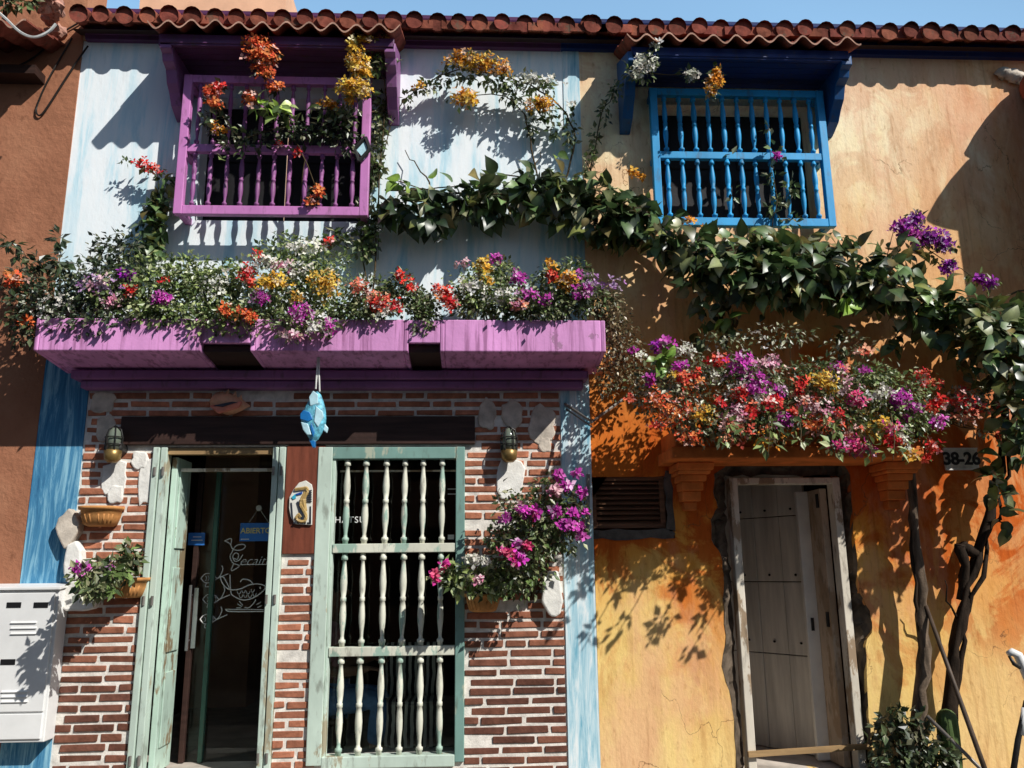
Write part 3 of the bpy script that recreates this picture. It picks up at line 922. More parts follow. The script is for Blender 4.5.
# shop room
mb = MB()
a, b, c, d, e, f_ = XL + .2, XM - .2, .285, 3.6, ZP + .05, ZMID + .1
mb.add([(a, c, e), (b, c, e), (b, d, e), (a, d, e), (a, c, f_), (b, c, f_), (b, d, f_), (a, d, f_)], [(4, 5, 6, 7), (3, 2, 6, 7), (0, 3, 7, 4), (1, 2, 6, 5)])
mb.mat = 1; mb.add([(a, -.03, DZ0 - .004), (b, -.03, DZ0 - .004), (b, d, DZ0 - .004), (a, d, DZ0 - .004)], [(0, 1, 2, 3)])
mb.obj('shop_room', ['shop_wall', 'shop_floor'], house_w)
mb = MB(); mb.box(DX0 + .004, DX1 - .004, -.06, .1, ZP, DZ0 + .004); mb.obj('door_step', 'pavement_stone', house_w, bevel=.008)

# ---------- orange house wall and broken doorway
RJ = random.Random(5)
def rough_line(pts, n, j):
    random = RJ
    out = []
    for i in range(len(pts)):
        a, b = np.array(pts[i]), np.array(pts[(i + 1) % len(pts)])
        for k in range(n):
            q = a + (b - a) * k / n
            out.append((q[0] + (random.uniform(-j, j)), q[1] + random.uniform(-j, j)))
    return out


hp = [(713, 492), (715, 474), (728, 463), (755, 459), (785, 456), (820, 459), (840, 462), (850, 474), (852, 500), (853, 530), (857, 565), (860, 592), (869, 612), (873, 628), (866, 645), (867, 690), (870, 730)]
hl = [(736, 768), (735, 720), (728, 690), (722, 665), (726, 635), (723, 600), (724, 575), (721, 555), (712, 540), (711, 520), (717, 508)]
cont = [tuple(at(*q)[[0, 2]]) for q in hp]
cont += [(X(872, 768), ZP), (X(735, 768), ZP)] + [tuple(at(*q)[[0, 2]]) for q in hl]
cont = rough_line(cont, 3, .007)
vh = [tuple(at(*q)[[0, 2]]) for q in ((592, 476), (668, 473), (672, 528), (630, 531), (592, 531))]
vx0, vx1, vz0, vz1 = X(592, 500), X(665, 500), Z(630, 528), Z(630, 476)
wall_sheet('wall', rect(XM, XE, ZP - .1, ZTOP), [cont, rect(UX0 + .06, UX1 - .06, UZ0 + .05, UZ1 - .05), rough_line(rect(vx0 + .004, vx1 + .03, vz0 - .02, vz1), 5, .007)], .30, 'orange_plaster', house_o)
# broken masonry inside the gap
FX0 = (X(727, 480, .06) + X(748, 755, .06)) / 2; FX1 = (X(838, 480, .06) + X(864, 755, .06)) / 2
FZ1 = Z(782, 478, .06)
mb = MB()
n = len(cont); cxm = (FX0 + FX1) / 2; czm = 1.3
loops = []
for (k, Yv, j) in ((0, -.004, .004), (.16, .03, .018), (.42, .055, .022), (.9, .10, .01)):
    lp = []
    for (x, zv) in cont:
        tx = min(max(x, FX0 - .01), FX1 + .01); tz = min(max(zv, ZP), FZ1 + .01)
        lp.append((x + (tx - x) * k + random.uniform(-j, j) * (k > 0), Yv + random.uniform(-j, j), zv + (tz - zv) * k + random.uniform(-j, j) * (k > 0)))
    loops.append(lp)
vs = [p for lp in loops for p in lp]
mb.add(vs, [(r * n + i, r * n + (i + 1) % n, (r + 1) * n + (i + 1) % n, (r + 1) * n + i) for r in range(3) for i in range(n)])
mb.obj('broken_edge', 'rubble', house_o)
# frame, threshold, leaf, passage
mb = MB(); fw = .056
mb.box(FX0, FX0 + fw, .03, .13, ZP, FZ1); mb.box(FX1 - fw, FX1, .03, .13, ZP, FZ1); mb.box(FX0 + fw, FX1 - fw, .033, .127, FZ1 - fw * .8, FZ1)
df = mb.obj('door_frame', 'white_wood', house_o, bevel=.005)
mb = MB(); za, zb2 = Z(750, 754, .0), Z(862, 746, .0)
mb.hexa([(FX0 - .005, .0, za - .022), (FX1 + .03, .0, zb2 - .022), (FX1 + .03, .028, zb2 - .022), (FX0 - .005, .028, za - .022)],
        [(FX0 - .005, .0, za + .012), (FX1 + .03, .0, zb2 + .012), (FX1 + .03, .028, zb2 + .012), (FX0 - .005, .028, za + .012)])
mb.obj('brace', 'raw_wood', df)
mb = MB()
xr = FX1 - fw - .005
mb.box(xr - .05, xr, .135, .36, ZP + .02, FZ1 - .07)
lf = mb.obj('door_leaf', 'dull_wood', df, bevel=.004)
mb = MB(); mb.box(xr - .135, xr - .0, .362, .405, ZP + .02, FZ1 - .07); mb.obj('leaf_edge', 'cream_plain', lf, bevel=.004)
mb = MB(); mb.box(xr - .105, xr - .085, .35, .361, Z(815, 625, .35) - .04, Z(815, 625, .35) + .05); mb.obj('latch', 'black_metal', lf)
for zq in (Z(826, 500, .1), Z(840, 620, .1)): MB().box(xr - .058, xr - .05, .16, .20, zq - .05, zq + .05).obj('hinge', 'black_metal', lf)
mb = MB()
pa, pb_ = np.array((FX1 - .09, .50)), np.array((FX0 - .10, 1.66))
npl = 6; dn = (pb_ - pa) / np.linalg.norm(pb_ - pa); nn = np.array((dn[1], -dn[0])) * .03
pieces = []
for k in range(npl):
    q0 = pa + (pb_ - pa) * (k + .01) / npl; q1 = pa + (pb_ - pa) * (k + .985) / npl
    off = nn * (.15 if k % 2 else 0)
    for (z0, z1) in ((ZP + .01, .855), (.862, 1.395), (1.402, 1.895), (1.902, 2.85)):
        A = [q0 + off, q1 + off, q1 + off + nn, q0 + off + nn]
        mb.hexa([(p_[0], p_[1], z0) for p_ in A], [(p_[0], p_[1], z1) for p_ in A])
pg = mb.obj('plank_leaf', 'plank_pale', house_o, bevel=.004)
for k in range(npl - 1):
    q0 = pa + (pb_ - pa) * (k + .5) / npl - nn * .12
    for zq in (.95, 1.45, 1.95):
        MB().lathe([(0, .009), (.012, .009)], (q0[0], q0[1] - .006, zq), 8, 'y').obj('bolt', 'black_metal', pg)
mb = MB(); x0, x1 = FX0 - .5, FX1 + .5
mb.add([(x0, .28, ZP), (x1, .28, ZP), (x1, 1.7, ZP), (x0, 1.7, ZP), (x0, .28, 2.9), (x1, .28, 2.9), (x1, 1.7, 2.9), (x0, 1.7, 2.9)], [(4, 5, 6, 7), (3, 2, 6, 7), (0, 3, 7, 4), (1, 2, 6, 5)])
mb.mat = 1; mb.add([(x0, .0, ZP + .004), (x1, .0, ZP + .004), (x1, 1.7, ZP + .004), (x0, 1.7, ZP + .004)], [(0, 1, 2, 3)])
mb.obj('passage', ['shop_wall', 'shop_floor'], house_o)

# vent with slats
mb = MB(); mb.box(vx0, vx0 + .03, .01, .06, vz0, vz1); mb.box(vx1 - .035, vx1, .01, .06, vz0, vz1)
mb.box(vx0 + .03, vx1 - .035, .012, .058, vz1 - .03, vz1); mb.box(vx0 + .03, vx1 - .035, .012, .058, vz0, vz0 + .03)
ns = 9
for k in range(ns):
    zq = vz0 + .04 + (vz1 - vz0 - .08) * k / (ns - 1)
    mb.hexa([(vx0 + .03, .02, zq - .016), (vx1 - .035, .02, zq - .016), (vx1 - .035, .06, zq + .012), (vx0 + .03, .06, zq + .012)],
            [(vx0 + .03, .02, zq - .010), (vx1 - .035, .02, zq - .010), (vx1 - .035, .06, zq + .018), (vx0 + .03, .06, zq + .018)])
mb.box(vx0, vx1 + .03, .10, .12, vz0 - .02, vz1)
mb.obj('vent', 'slat_wood', house_o)
mb = MB()
for (a, b, c, d) in ((vx0 - .01, vx1 + .05, vz0 - .075, vz0 - .012), (vx1 + .004, vx1 + .055, vz0 - .02, vz1 + .03)):
    mb.prism(rough_line(rect(a, b, c, d), 7, .010), -.010, .004)
mb.obj('mortar_edge', 'grey_mortar', house_o)


# flower ledge with corbels
LY = -.44
lx0, lx1 = X(672, 455, LY), X(925, 458, LY)
lz0, lz1 = Z(790, 458, LY), Z(790, 446, LY)
mb = MB(); mb.box(lx0, lx1, LY, 0, lz0, lz1); mb.box(lx0 + .03, lx1 - .03, LY + .03, 0, lz1 + .001, lz1 + .12)
lg = mb.obj('flower_ledge', 'orange_moulding', house_o, bevel=.01)
for px in (692, 897):
    x = X(px, 480, -.15)
    mb = MB()
    for (hw, yy, a, b) in ((.125, -.28, 0, .05), (.11, -.25, .05, .075), (.09, -.21, .075, .12), (.075, -.17, .12, .18), (.065, -.13, .18, .25), (.045, -.08, .25, .31)):
        mb.prism_x([(0, lz0 - .003 - a), (yy, lz0 - .003 - a), (yy * .93, lz0 - .003 - b), (0, lz0 - .003 - b)], x - hw, x + hw)
    mb.obj('corbel', 'orange_moulding', house_o, bevel=.008)

# ---------- things on the walls
# number plate
p = at(961, 459, -.01)
npz = empty('number_plate', (p[0], -.002, p[2] - .08), 'small grey house number tile reading 38-26 on the orange wall', 'number plate')
mb = MB(); mb.box(p[0] - .125, p[0] + .125, -.016, -.001, p[2] - .08, p[2] + .08); mb.obj('tile', 'plate_grey', npz, bevel=.004)
for q in (-.08, .068): MB().box(p[0] - .125, p[0] + .125, -.020, -.0165, p[2] + q, p[2] + q + .012).obj('rim', 'white_lump', npz)
text('digits', '38-26', (p[0], -.018, p[2] - .002), .125, 'digit_dark', npz, .002, offset=.004, space=.95)

# metal bracket arms between the houses
mb = MB()
mb.tube([at(565, 404, -.02), at(592, 422, -.30), at(622, 400, -.05)], .011, 8)
mb.tube([at(566, 409, -.02), at(592, 427, -.30)], .006, 6)
tag(mb.obj('angle_bracket', 'pipe_metal'), 'thin bent metal bracket under the dry trailing plant', 'bracket')
mb = MB()
mb.tube([at(588, 474, -.03), at(588, 536, -.03)], .012, 8); mb.tube([at(576, 490, -.01), at(588, 490, -.03)], .010, 8); mb.tube([at(578, 530, -.01), at(588, 530, -.03)], .008, 8)
tag(mb.obj('pipe', 'pipe_metal'), 'short dark vertical pipe beside the slatted vent', 'pipe')


# wall lamps
def wall_lamp(px, py, label):
    p = at(px, py, -.09)
    o = empty('wall_lamp', (p[0], 0, p[2]), label, 'lamp', 'bulkhead lamps on the brick front')
    mb = MB(); mb.smooth = True; mb.lathe([(-.085, .058), (-.05, .062), (0, .055), (.05, .06)], (p[0], -.03, p[2]), 12, 'y')
    mb.obj('mount', 'black_metal', o)
    mb = MB(); mb.smooth = True; mb.lathe([(-.10, .030), (-.08, .052), (-.02, .058), (-.015, .048)], (p[0], -.10, p[2]), 14); mb.obj('base', 'brass', o)
    mb = MB(); mb.smooth = True; mb.lathe([(-.015, .046), (.07, .046), (.11, .038), (.135, .018), (.138, .002)], (p[0], -.10, p[2]), 14); mb.obj('glass', 'lamp_glass', o)
    mb = MB()
    for k in range(6):
        t = k * math.pi / 3
        mb.tube([(p[0] + .055 * math.cos(t), -.10 + .055 * math.sin(t), p[2] - .02), (p[0] + .057 * math.cos(t), -.10 + .057 * math.sin(t), p[2] + .07),
                 (p[0] + .042 * math.cos(t), -.10 + .042 * math.sin(t), p[2] + .125), (p[0], -.10, p[2] + .15)], .0045, 5)
    for zq in (.02, .07):
        mb.tube([(p[0] + .057 * math.cos(t), -.10 + .057 * math.sin(t), p[2] + zq) for t in [2 * math.pi * k / 14 for k in range(15)]], .0045, 5, False)
    mb.obj('cage', 'black_metal', o)


wall_lamp(114, 448, 'caged bulkhead lamp left of the shop door')
wall_lamp(509, 448, 'caged bulkhead lamp right of the shop window')

# conch shell on the brick band
p = at(229, 405, -.06)
sh = empty('conch_shell', (p[0], 0, p[2]), 'pink and cream conch shell stuck to the brick band above the lintel', 'shell')
mb = MB(); mb.smooth = True
prof = []
outl = []
for k in range(13):
    t = k / 12; x = -.14 + .28 * t
    r = .085 * math.sin(math.pi * min(1, t * 1.06)) ** .6 * (1.05 - .45 * t) + .004
    outl.append((x, r))
vs = []; n = 14
for x, r in outl:
    for j in range(n):
        a = 2 * math.pi * j / n
        kk = 1 + .12 * math.cos(5 * a + x * 30)
        vs.append((p[0] + x, -.045 + r * .75 * kk * math.cos(a), p[2] + .012 + r * kk * math.sin(a) - x * .12))
mb.add(vs, [(i * n + j, i * n + (j + 1) % n, (i + 1) * n + (j + 1) % n, (i + 1) * n + j) for i in range(12) for j in range(n)])
for (dx, dz) in ((-.06, .085), (-.02, .10), (.03, .085), (.07, .06)):
    mb.tube([(p[0] + dx, -.05, p[2] + dz - .03), (p[0] + dx + .01, -.06, p[2] + dz + .012)], [.022, .003], 7)
mb.obj('body', 'shell_cream', sh)
mb = MB(); mb.smooth = True
mb.hexa([(p[0] - .13, -.10, p[2] - .015), (p[0] - .06, -.105, p[2] - .075), (p[0] + .08, -.10, p[2] - .030), (p[0] + .10, -.10, p[2] + .025)],
        [(p[0] - .13, -.06, p[2] + .0), (p[0] - .05, -.06, p[2] - .06), (p[0] + .08, -.06, p[2] - .02), (p[0] + .10, -.06, p[2] + .02)])
mb.obj('lip', 'shell_pink', sh, bevel=.015)
mb = MB(); mb.hexa([(p[0] - .09, -.108, p[2] - .012), (p[0] - .03, -.110, p[2] - .022), (p[0] + .07, -.106, p[2] + .012), (p[0] + .03, -.107, p[2] + .014)],
                   [(p[0] - .09, -.09, p[2] - .012), (p[0] - .03, -.09, p[2] - .022), (p[0] + .07, -.09, p[2] + .012), (p[0] + .03, -.09, p[2] + .014)])
mb.obj('opening', 'mosaic_dark', sh)

# hanging blue fish, nose down
FY = -.36
def fz(a, b, Y=FY): return at(280 + a / 7.69, 350 + b / 7.69, Y)
p = fz(290, 60)
FZ0 = ZPB + (PZF - ZPB) * (-FY) / PD
fi = empty('hanging_fish', (p[0], FY, FZ0), 'blue ceramic fish hanging by a cord under the purple planter', 'ornament')
mb = MB()
mb.tube([(p[0], FY, FZ0 + .003), fz(285, 160), fz(275, 300)], .006, 6); mb.tube([(p[0] + .01, FY, FZ0 + .003), fz(300, 180), fz(305, 320)], .006, 6)
mb.obj('cord', 'cable_white', fi)
def fpoly(mb, pts, y0, y1):
    q = [fz(a, b) for a, b in pts]; mb.prism([(t[0], t[2]) for t in q], y0, y1)
mb = MB(); mb.smooth = True; vs = []
ctr = [(282, 318, 6), (285, 345, 32), (275, 400, 62), (268, 460, 84), (258, 530, 98), (262, 590, 88), (262, 640, 62), (262, 690, 32), (262, 705, 10)]
for (a, b, hw) in ctr:
    q = fz(a, b); hwm = hw / 7.69 * (5.8 + FY) / F
    for j in range(16):
        t = 2 * math.pi * j / 16; vs.append((q[0] + hwm * math.cos(t), q[1] + min(.04, hwm * .6) * math.sin(t), q[2]))
mb.add(vs, [(i * 16 + j, i * 16 + (j + 1) % 16, (i + 1) * 16 + (j + 1) % 16, (i + 1) * 16 + j) for i in range(8) for j in range(16)] + [tuple(range(16)), tuple(range(143, 127, -1))])
mb.obj('body', 'fish_blue', fi)
mb = MB(); fpoly(mb, [(165, 500), (190, 470), (240, 490), (262, 540), (225, 560), (165, 540)], FY - .045, FY - .025)
fpoly(mb, [(240, 700), (225, 690), (255, 755), (272, 750), (275, 700)], FY - .02, FY + .02)
fpoly(mb, [(250, 560), (275, 640), (262, 680), (240, 600)], FY - .042, FY - .028)
mb.obj('stripe', 'fish_dark', fi, bevel=.006)
mb = MB(); fpoly(mb, [(168, 560), (225, 575), (250, 660), (215, 660), (185, 620)], FY - .040, FY - .026)
fpoly(mb, [(285, 440), (335, 480), (345, 520), (300, 600), (270, 560)], FY - .044, FY - .028)
fpoly(mb, [(340, 560), (372, 600), (362, 640), (335, 620)], FY - .012, FY + .012)
fpoly(mb, [(262, 320), (230, 370), (240, 440), (300, 420), (300, 350)], FY - .038, FY - .028)
mb.obj('fin', 'fish_pale', fi, bevel=.006)

# seahorse mosaic
def sz_(a, b): return at(280 + a / 10.98, 470 + b / 10.98, -.03)
p = sz_(230, 600)
se = empty('seahorse_mosaic', (p[0], -.02, p[2]), 'rounded white mosaic tile with a golden seahorse on the brown panel', 'ornament')
def spoly(mb, pts, y0, y1):
    q = [sz_(a, b) for a, b in pts]; mb.prism([(t[0], t[2]) for t in q], y0, y1)
mb = MB(); spoly(mb, [(105, 300), (150, 215), (210, 140), (285, 115), (350, 160), (360, 210), (352, 605), (170, 595), (120, 520), (100, 420)], -.038, -.0205)
mb.obj('tile', 'mosaic_white', se, bevel=.004)
mb = MB(); stroke(mb, [(280 + a / 10.98, 470 + b / 10.98) for a, b in [(165, 215), (240, 205), (290, 200), (300, 250), (260, 310), (225, 370), (260, 440), (285, 500), (270, 560), (215, 560), (180, 530), (205, 490), (230, 520)]], -.042, .012)
mb.tube([sz_(280, 240), sz_(250, 330), sz_(285, 450)], [.018, .026, .016], 8)
mb.obj('seahorse', 'mosaic_gold', se)
mb = MB()
for k in range(6): spoly(mb, [(300, 230 + k * 22), (352, 220 + k * 24), (352, 230 + k * 24), (300, 240 + k * 22)], -.048, -.036)
spoly(mb, [(330, 400), (345, 400), (345, 590), (325, 590)], -.042, -.036); spoly(mb, [(190, 350), (205, 345), (250, 470), (262, 590), (245, 590), (225, 470)], -.047, -.036)
spoly(mb, [(120, 360), (135, 360), (150, 560), (135, 540)], -.043, -.036)
for k in range(5): spoly(mb, [(150 + k * 38, 575), (176 + k * 38, 575), (172 + k * 38, 590), (150 + k * 38, 588)], -.042, -.036)
mb.obj('grout_lines', 'mosaic_dark', se)
mb = MB(); spoly(mb, [(175, 265), (250, 240), (245, 265), (185, 280)], -.046, -.036); mb.obj('inlay', 'mosaic_blue', se)
mb = MB(); spoly(mb, [(130, 300), (170, 265), (180, 310), (150, 325)], -.045, -.036); mb.obj('inlay', 'mosaic_cyan', se)

# open sign behind the glass
SG = GY + .005
a, b = at(240.5, 523, SG), at(276, 541, SG)
og = empty('open_sign', ((a[0] + b[0]) / 2, SG, b[2]), 'small blue hanging sign reading ABIERTO inside the shop door', 'sign')
MB().box(a[0], b[0], SG, SG + .008, b[2], a[2]).obj('board', 'sign_blue', og, bevel=.002)
text('lettering', 'ABIERTO', ((a[0] + b[0]) / 2 - .016, SG - .003, (a[2] + b[2]) / 2 + .008), .056, 'letter_yellow', og, .001, offset=.001)
mb = MB(); mb.box(a[0] + .01, a[0] + .07, SG - .003, SG - .001, b[2] + .012, b[2] + .018); mb.obj('lettering', 'letter_white', og)
t = at(259, 508, SG)
mb = MB(); mb.tube([(a[0] + .06, SG, a[2]), t, (b[0] - .06, SG, a[2])], .0022, 5); mb.lathe([(-.01, .02), (.005, .024)], t, 10, 'y'); mb.obj('cord', 'cable_white', og)

# diamond lantern on the purple grille
p = at(362, 149, -.26)
dl = empty('diamond_ornament', (p[0], -.23, p[2]), 'small black diamond shaped ornament on the purple window frame', 'ornament')
mb = MB(); w_, h_ = .055, .095
for (q0, q1) in (((-w_, 0), (0, h_)), ((0, h_), (w_, 0)), ((w_, 0), (0, -h_)), ((0, -h_), (-w_, 0))):
    mb.tube([(p[0] + q0[0] + .02 * q0[1] / h_, -.255, p[2] + q0[1]), (p[0] + q1[0] + .02 * q1[1] / h_, -.255, p[2] + q1[1])], .016, 6)
mb.obj('frame', 'black_metal', dl)
mb = MB(); mb.prism([(p[0] - w_ * .8, p[2]), (p[0] + .015, p[2] - h_ * .8)[::1], (p[0] + w_ * .8, p[2]), (p[0] + .015, p[2] + h_ * .8)], -.255, -.24); mb.obj('pane', 'fish_pale', dl)

# meter cabinet
MY = -.16
kx1 = (X(62, 588, MY) + X(40, 742, MY)) / 2; kx0 = kx1 - .95
kz1, kz0 = Z(30, 588, MY), Z(20, 743, MY)
mc = empty('meter_cabinet', ((kx0 + kx1) / 2, 0, kz0), 'pale grey metal utility cabinet with slots at the lower left', 'cabinet')
mb = MB(); mb.box(kx0, kx1, MY + .012, -.013, kz0, kz1 - .012); mb.obj('body', 'grey_metal', mc, bevel=.006)
mb = MB(); mb.hexa([(kx0 - .01, MY - .012, kz1 - .012), (kx1 + .012, MY - .012, kz1 - .012), (kx1 + .012, -.0125, kz1 + .006), (kx0 - .01, -.0125, kz1 + .006)],
                   [(kx0 - .01, MY - .012, kz1 + .006), (kx1 + .012, MY - .012, kz1 + .006), (kx1 + .012, -.0125, kz1 + .028), (kx0 - .01, -.0125, kz1 + .028)]); mb.obj('lid', 'grey_metal', mc, bevel=.003)
zs = Z(20, 713, MY)
mb = MB(); mb.box(kx0 + .01, kx1 - .02, MY, MY + .0115, zs + .006, kz1 - .03); dr = mb.obj('door', 'grey_metal', mc, bevel=.004)
mb = MB(); mb.box(kx0 + .01, kx1 - .02, MY, MY + .0115, kz0 + .02, zs - .006); mb.obj('lower_panel', 'grey_metal', mc, bevel=.004)
for (px, py) in ((14, 605), (41, 605), (8, 662), (-14, 605), (-20, 662)):
    q = at(px, py, MY); MB().box(q[0] - .045, q[0] + .045, MY - .003, MY - .0005, q[2] - .017, q[2] + .017).obj('slot', 'black_slot', dr)
for (px, py) in ((24, 622), (24, 627.5), (24, 633), (15, 691), (15, 696), (15, 701)):
    q = at(px, py, MY)
    MB().hexa([(q[0] - .08, MY - .010, q[2] - .006), (q[0] + .08, MY - .010, q[2] - .006), (q[0] + .08, MY - .0005, q[2] - .006), (q[0] - .08, MY - .0005, q[2] - .006)],
              [(q[0] - .08, MY - .002, q[2] + .006), (q[0] + .08, MY - .002, q[2] + .006), (q[0] + .08, MY - .0005, q[2] + .006), (q[0] - .08, MY - .0005, q[2] + .006)]).obj('louvre', 'grey_metal', dr)

# cables on the brown wall
mb = MB()
stroke(mb, [(98, 12), (60, 34), (45, 48), (30, 60), (8, 70), (-20, 80)], -.03, .007)
tag(mb.obj('cable', 'cable_black'), 'thin black cable running down across the brown wall to the left', 'cable')
mb = MB()
stroke(mb, [(72, 38), (58, 62), (46, 84), (37, 106), (37, 114), (42, 114), (52, 100), (66, 78), (78, 60), (88, 46)], -.03, .007)
tag(mb.obj('cable', 'cable_black'), 'black cable hanging in a long loop on the brown wall', 'cable')
mb = MB(); stroke(mb, [(-10, 5), (5, 18), (20, 32), (34, 37), (48, 32), (56, 24)], -.60, .010)
tag(mb.obj('cable', 'cable_white'), 'white cable sagging under the tiles in the top left corner', 'cable')

# ------------------------------------------------------------------ plants
rng = np.random.default_rng(11)
SMALL = np.array([(0, 0, 0), (.42, .29, .07), (1, 0, -.06), (.42, -.29, .07)]); SMALLF = [(0, 1, 2), (0, 2, 3)]
BIG = [(0, 0, 0)]; BIGF = []; BIGW = [1.5]
for (t, hw) in ((.07, .17), (.20, .31), (.38, .36), (.58, .29), (.78, .16), (.91, .06)):
    z = .05 * math.sin(t * 3.1) - .22 * t * t
    BIG += [(t - .05 * (t < .1), hw, z + .09 * hw / .36 - .03), (t, 0, z - .012), (t - .05 * (t < .1), -hw, z + .09 * hw / .36 - .03)]; BIGW += [.88, 1.45, .88]
BIG.append((1.03, 0, -.25)); BIGW.append(1.1)
BIGF += [(0, 2, 1), (0, 3, 2)]
for k in range(5):
    q = 1 + 3 * k; BIGF += [(q, q + 1, q + 4, q + 3), (q + 1, q + 2, q + 5, q + 4)]
BIGF += [(16, 17, 19), (17, 18, 19)]
BIG = np.array(BIG); BIGW = np.array(BIGW)
PET = []
PETF = []
for k in range(3):
    a = k * 2 * math.pi / 3
    c_, s_ = math.cos(a), math.sin(a)
    for (r, w2, h) in ((0, 0, 0), (.5, .36, .22), (1, 0, .34), (.5, -.36, .22)):
        PET.append((r * c_ - w2 * s_, r * s_ + w2 * c_, h))
    PETF.append(tuple(4 * k + i for i in range(4)))
PET = np.array(PET)

GREENS = {'mid': [(.10, .155, .045), (.16, .24, .07), (.050, .080, .028), (.22, .25, .11), (.30, .30, .17)],
          'dark': [(.036, .062, .024), (.055, .090, .032), (.022, .040, .018), (.10, .13, .055), (.20, .20, .12)],
          'light': [(.22, .30, .09), (.34, .42, .14), (.13, .20, .06), (.46, .50, .26), (.06, .095, .03)],
          'pale': [(.36, .37, .24), (.26, .28, .14), (.14, .18, .07), (.50, .49, .36), (.08, .11, .04)],
          'dry': [(.28, .20, .10), (.15, .12, .055), (.38, .29, .16), (.12, .13, .05)],
          'lime': [(.26, .42, .06), (.36, .50, .10), (.18, .32, .06)],
          'vine': [(.055, .10, .034), (.08, .14, .045), (.12, .19, .065), (.03, .055, .022), (.055, .10, .034), (.08, .14, .045), (.20, .22, .06), (.19, .15, .05)]}
FLOW = {'red': [(.80, .05, .04), (.66, .03, .04), (.86, .16, .09)], 'orange': [(.80, .17, .05), (.75, .11, .05), (.85, .30, .10)],
        'coral': [(.80, .22, .14), (.70, .12, .08), (.85, .40, .25)],
        'yellow': [(.82, .50, .06), (.85, .60, .14), (.75, .38, .05)], 'amber': [(.80, .36, .04), (.82, .48, .08), (.70, .26, .03)],
        'magenta': [(.62, .06, .46), (.50, .04, .40), (.72, .16, .56)], 'violet': [(.34, .03, .42), (.45, .06, .50), (.26, .02, .30)],
        'pink': [(.78, .40, .48), (.80, .55, .58), (.70, .25, .40)], 'white': [(.82, .80, .74), (.80, .74, .66), (.75, .76, .62)], 'rose': [(.70, .05, .20), (.62, .04, .30), (.78, .14, .26)],
        'lilac': [(.55, .35, .60), (.62, .45, .62), (.45, .2, .5)]}


def cloud(blobs, n, hollow=.45):
    """n points in pixel-surveyed ellipsoids (px, py, rx, ry, Y, depth)"""
    w_ = np.array([b[2] * b[3] for b in blobs], float); w_ /= w_.sum()
    idx = rng.choice(len(blobs), n, p=w_)
    P = np.zeros((n, 3)); O = np.zeros((n, 3))
    for i, b in enumerate(blobs):
        k = np.where(idx == i)[0]
        if not len(k): continue
        c = at(b[0], b[1], b[4]); s = (c[1] + 5.8) / F * 1.03
        u = rng.normal(size=(len(k), 3)); u /= np.linalg.norm(u, axis=1, keepdims=True)
        r = rng.random(len(k)) ** hollow * (1 + .18 * rng.normal(size=len(k)) * (rng.random(len(k)) < .3))
        P[k] = c + u * r[:, None] * np.array([b[2] * s, b[5], b[3] * s])
        O[k] = u
    P[:, 1] = np.minimum(P[:, 1], -.015)
    return P, O


def norm(a): return a / (np.linalg.norm(a, axis=1, keepdims=True) + 1e-9)


def tints(names, n, j=.28):
    pal = np.array(names)
    c = pal[rng.integers(0, len(pal), n)]
    return np.clip(c * (1 + rng.normal(size=(n, 1)) * j).clip(.35, 1.9), 0, 1)


def leaves(mb, P, O, size, pal, big=False, droop=.5, face=.5):
    n = len(P); mb.smooth = big
    D = norm(O * .8 + rng.normal(size=(n, 3)) * .7 + np.array([0, -.15, -droop]))
    N = norm(rng.normal(size=(n, 3)) * .55 + O * .25 + np.array([.12, -face, .75]))
    L = size * ((.45 + .85 * rng.random(n)) if big else (.65 + .7 * rng.random(n)))
    mb.inst(BIG if big else SMALL, BIGF if big else SMALLF, P, D, N, L, tints(pal, n, .36 if big else .28), BIGW if big else None)


def flowers(mb, blobs, n, size, pal, hollow=.5):
    P, O = cloud(blobs, n, hollow)
    N = norm(O * .6 + rng.normal(size=(n, 3)) * .5 + np.array([.2, -.7, .35]))
    D = norm(np.cross(N, rng.normal(size=(n, 3))))
    fade = np.array(pal) * .55 + .38
    mb.inst(PET * np.array((1, rng.uniform(.8, 1.15), rng.uniform(.7, 1.3))), PETF, P, D, N, size * (.55 + .85 * rng.random(n)), tints(list(pal) * 5 + fade.tolist(), n, .22))


def branch(mb, pts, r0, r1, wob=.02, n=6):
    P = [Vector(p) for p in pts]; out = []
    for i in range(len(P) - 1):
        for t in (0, .33, .66): out.append(P[i].lerp(P[i + 1], t) + Vector([random.uniform(-wob, wob) for _ in range(3)]) * (1 if (i or t) else 0))
    out.append(P[-1]); k = len(out)
    mb.smooth = True
    mb.tube(out, [(r0 + (r1 - r0) * i / (k - 1)) * (random.uniform(.80, 1.22) if r0 > .012 else 1) for i in range(k)], n)


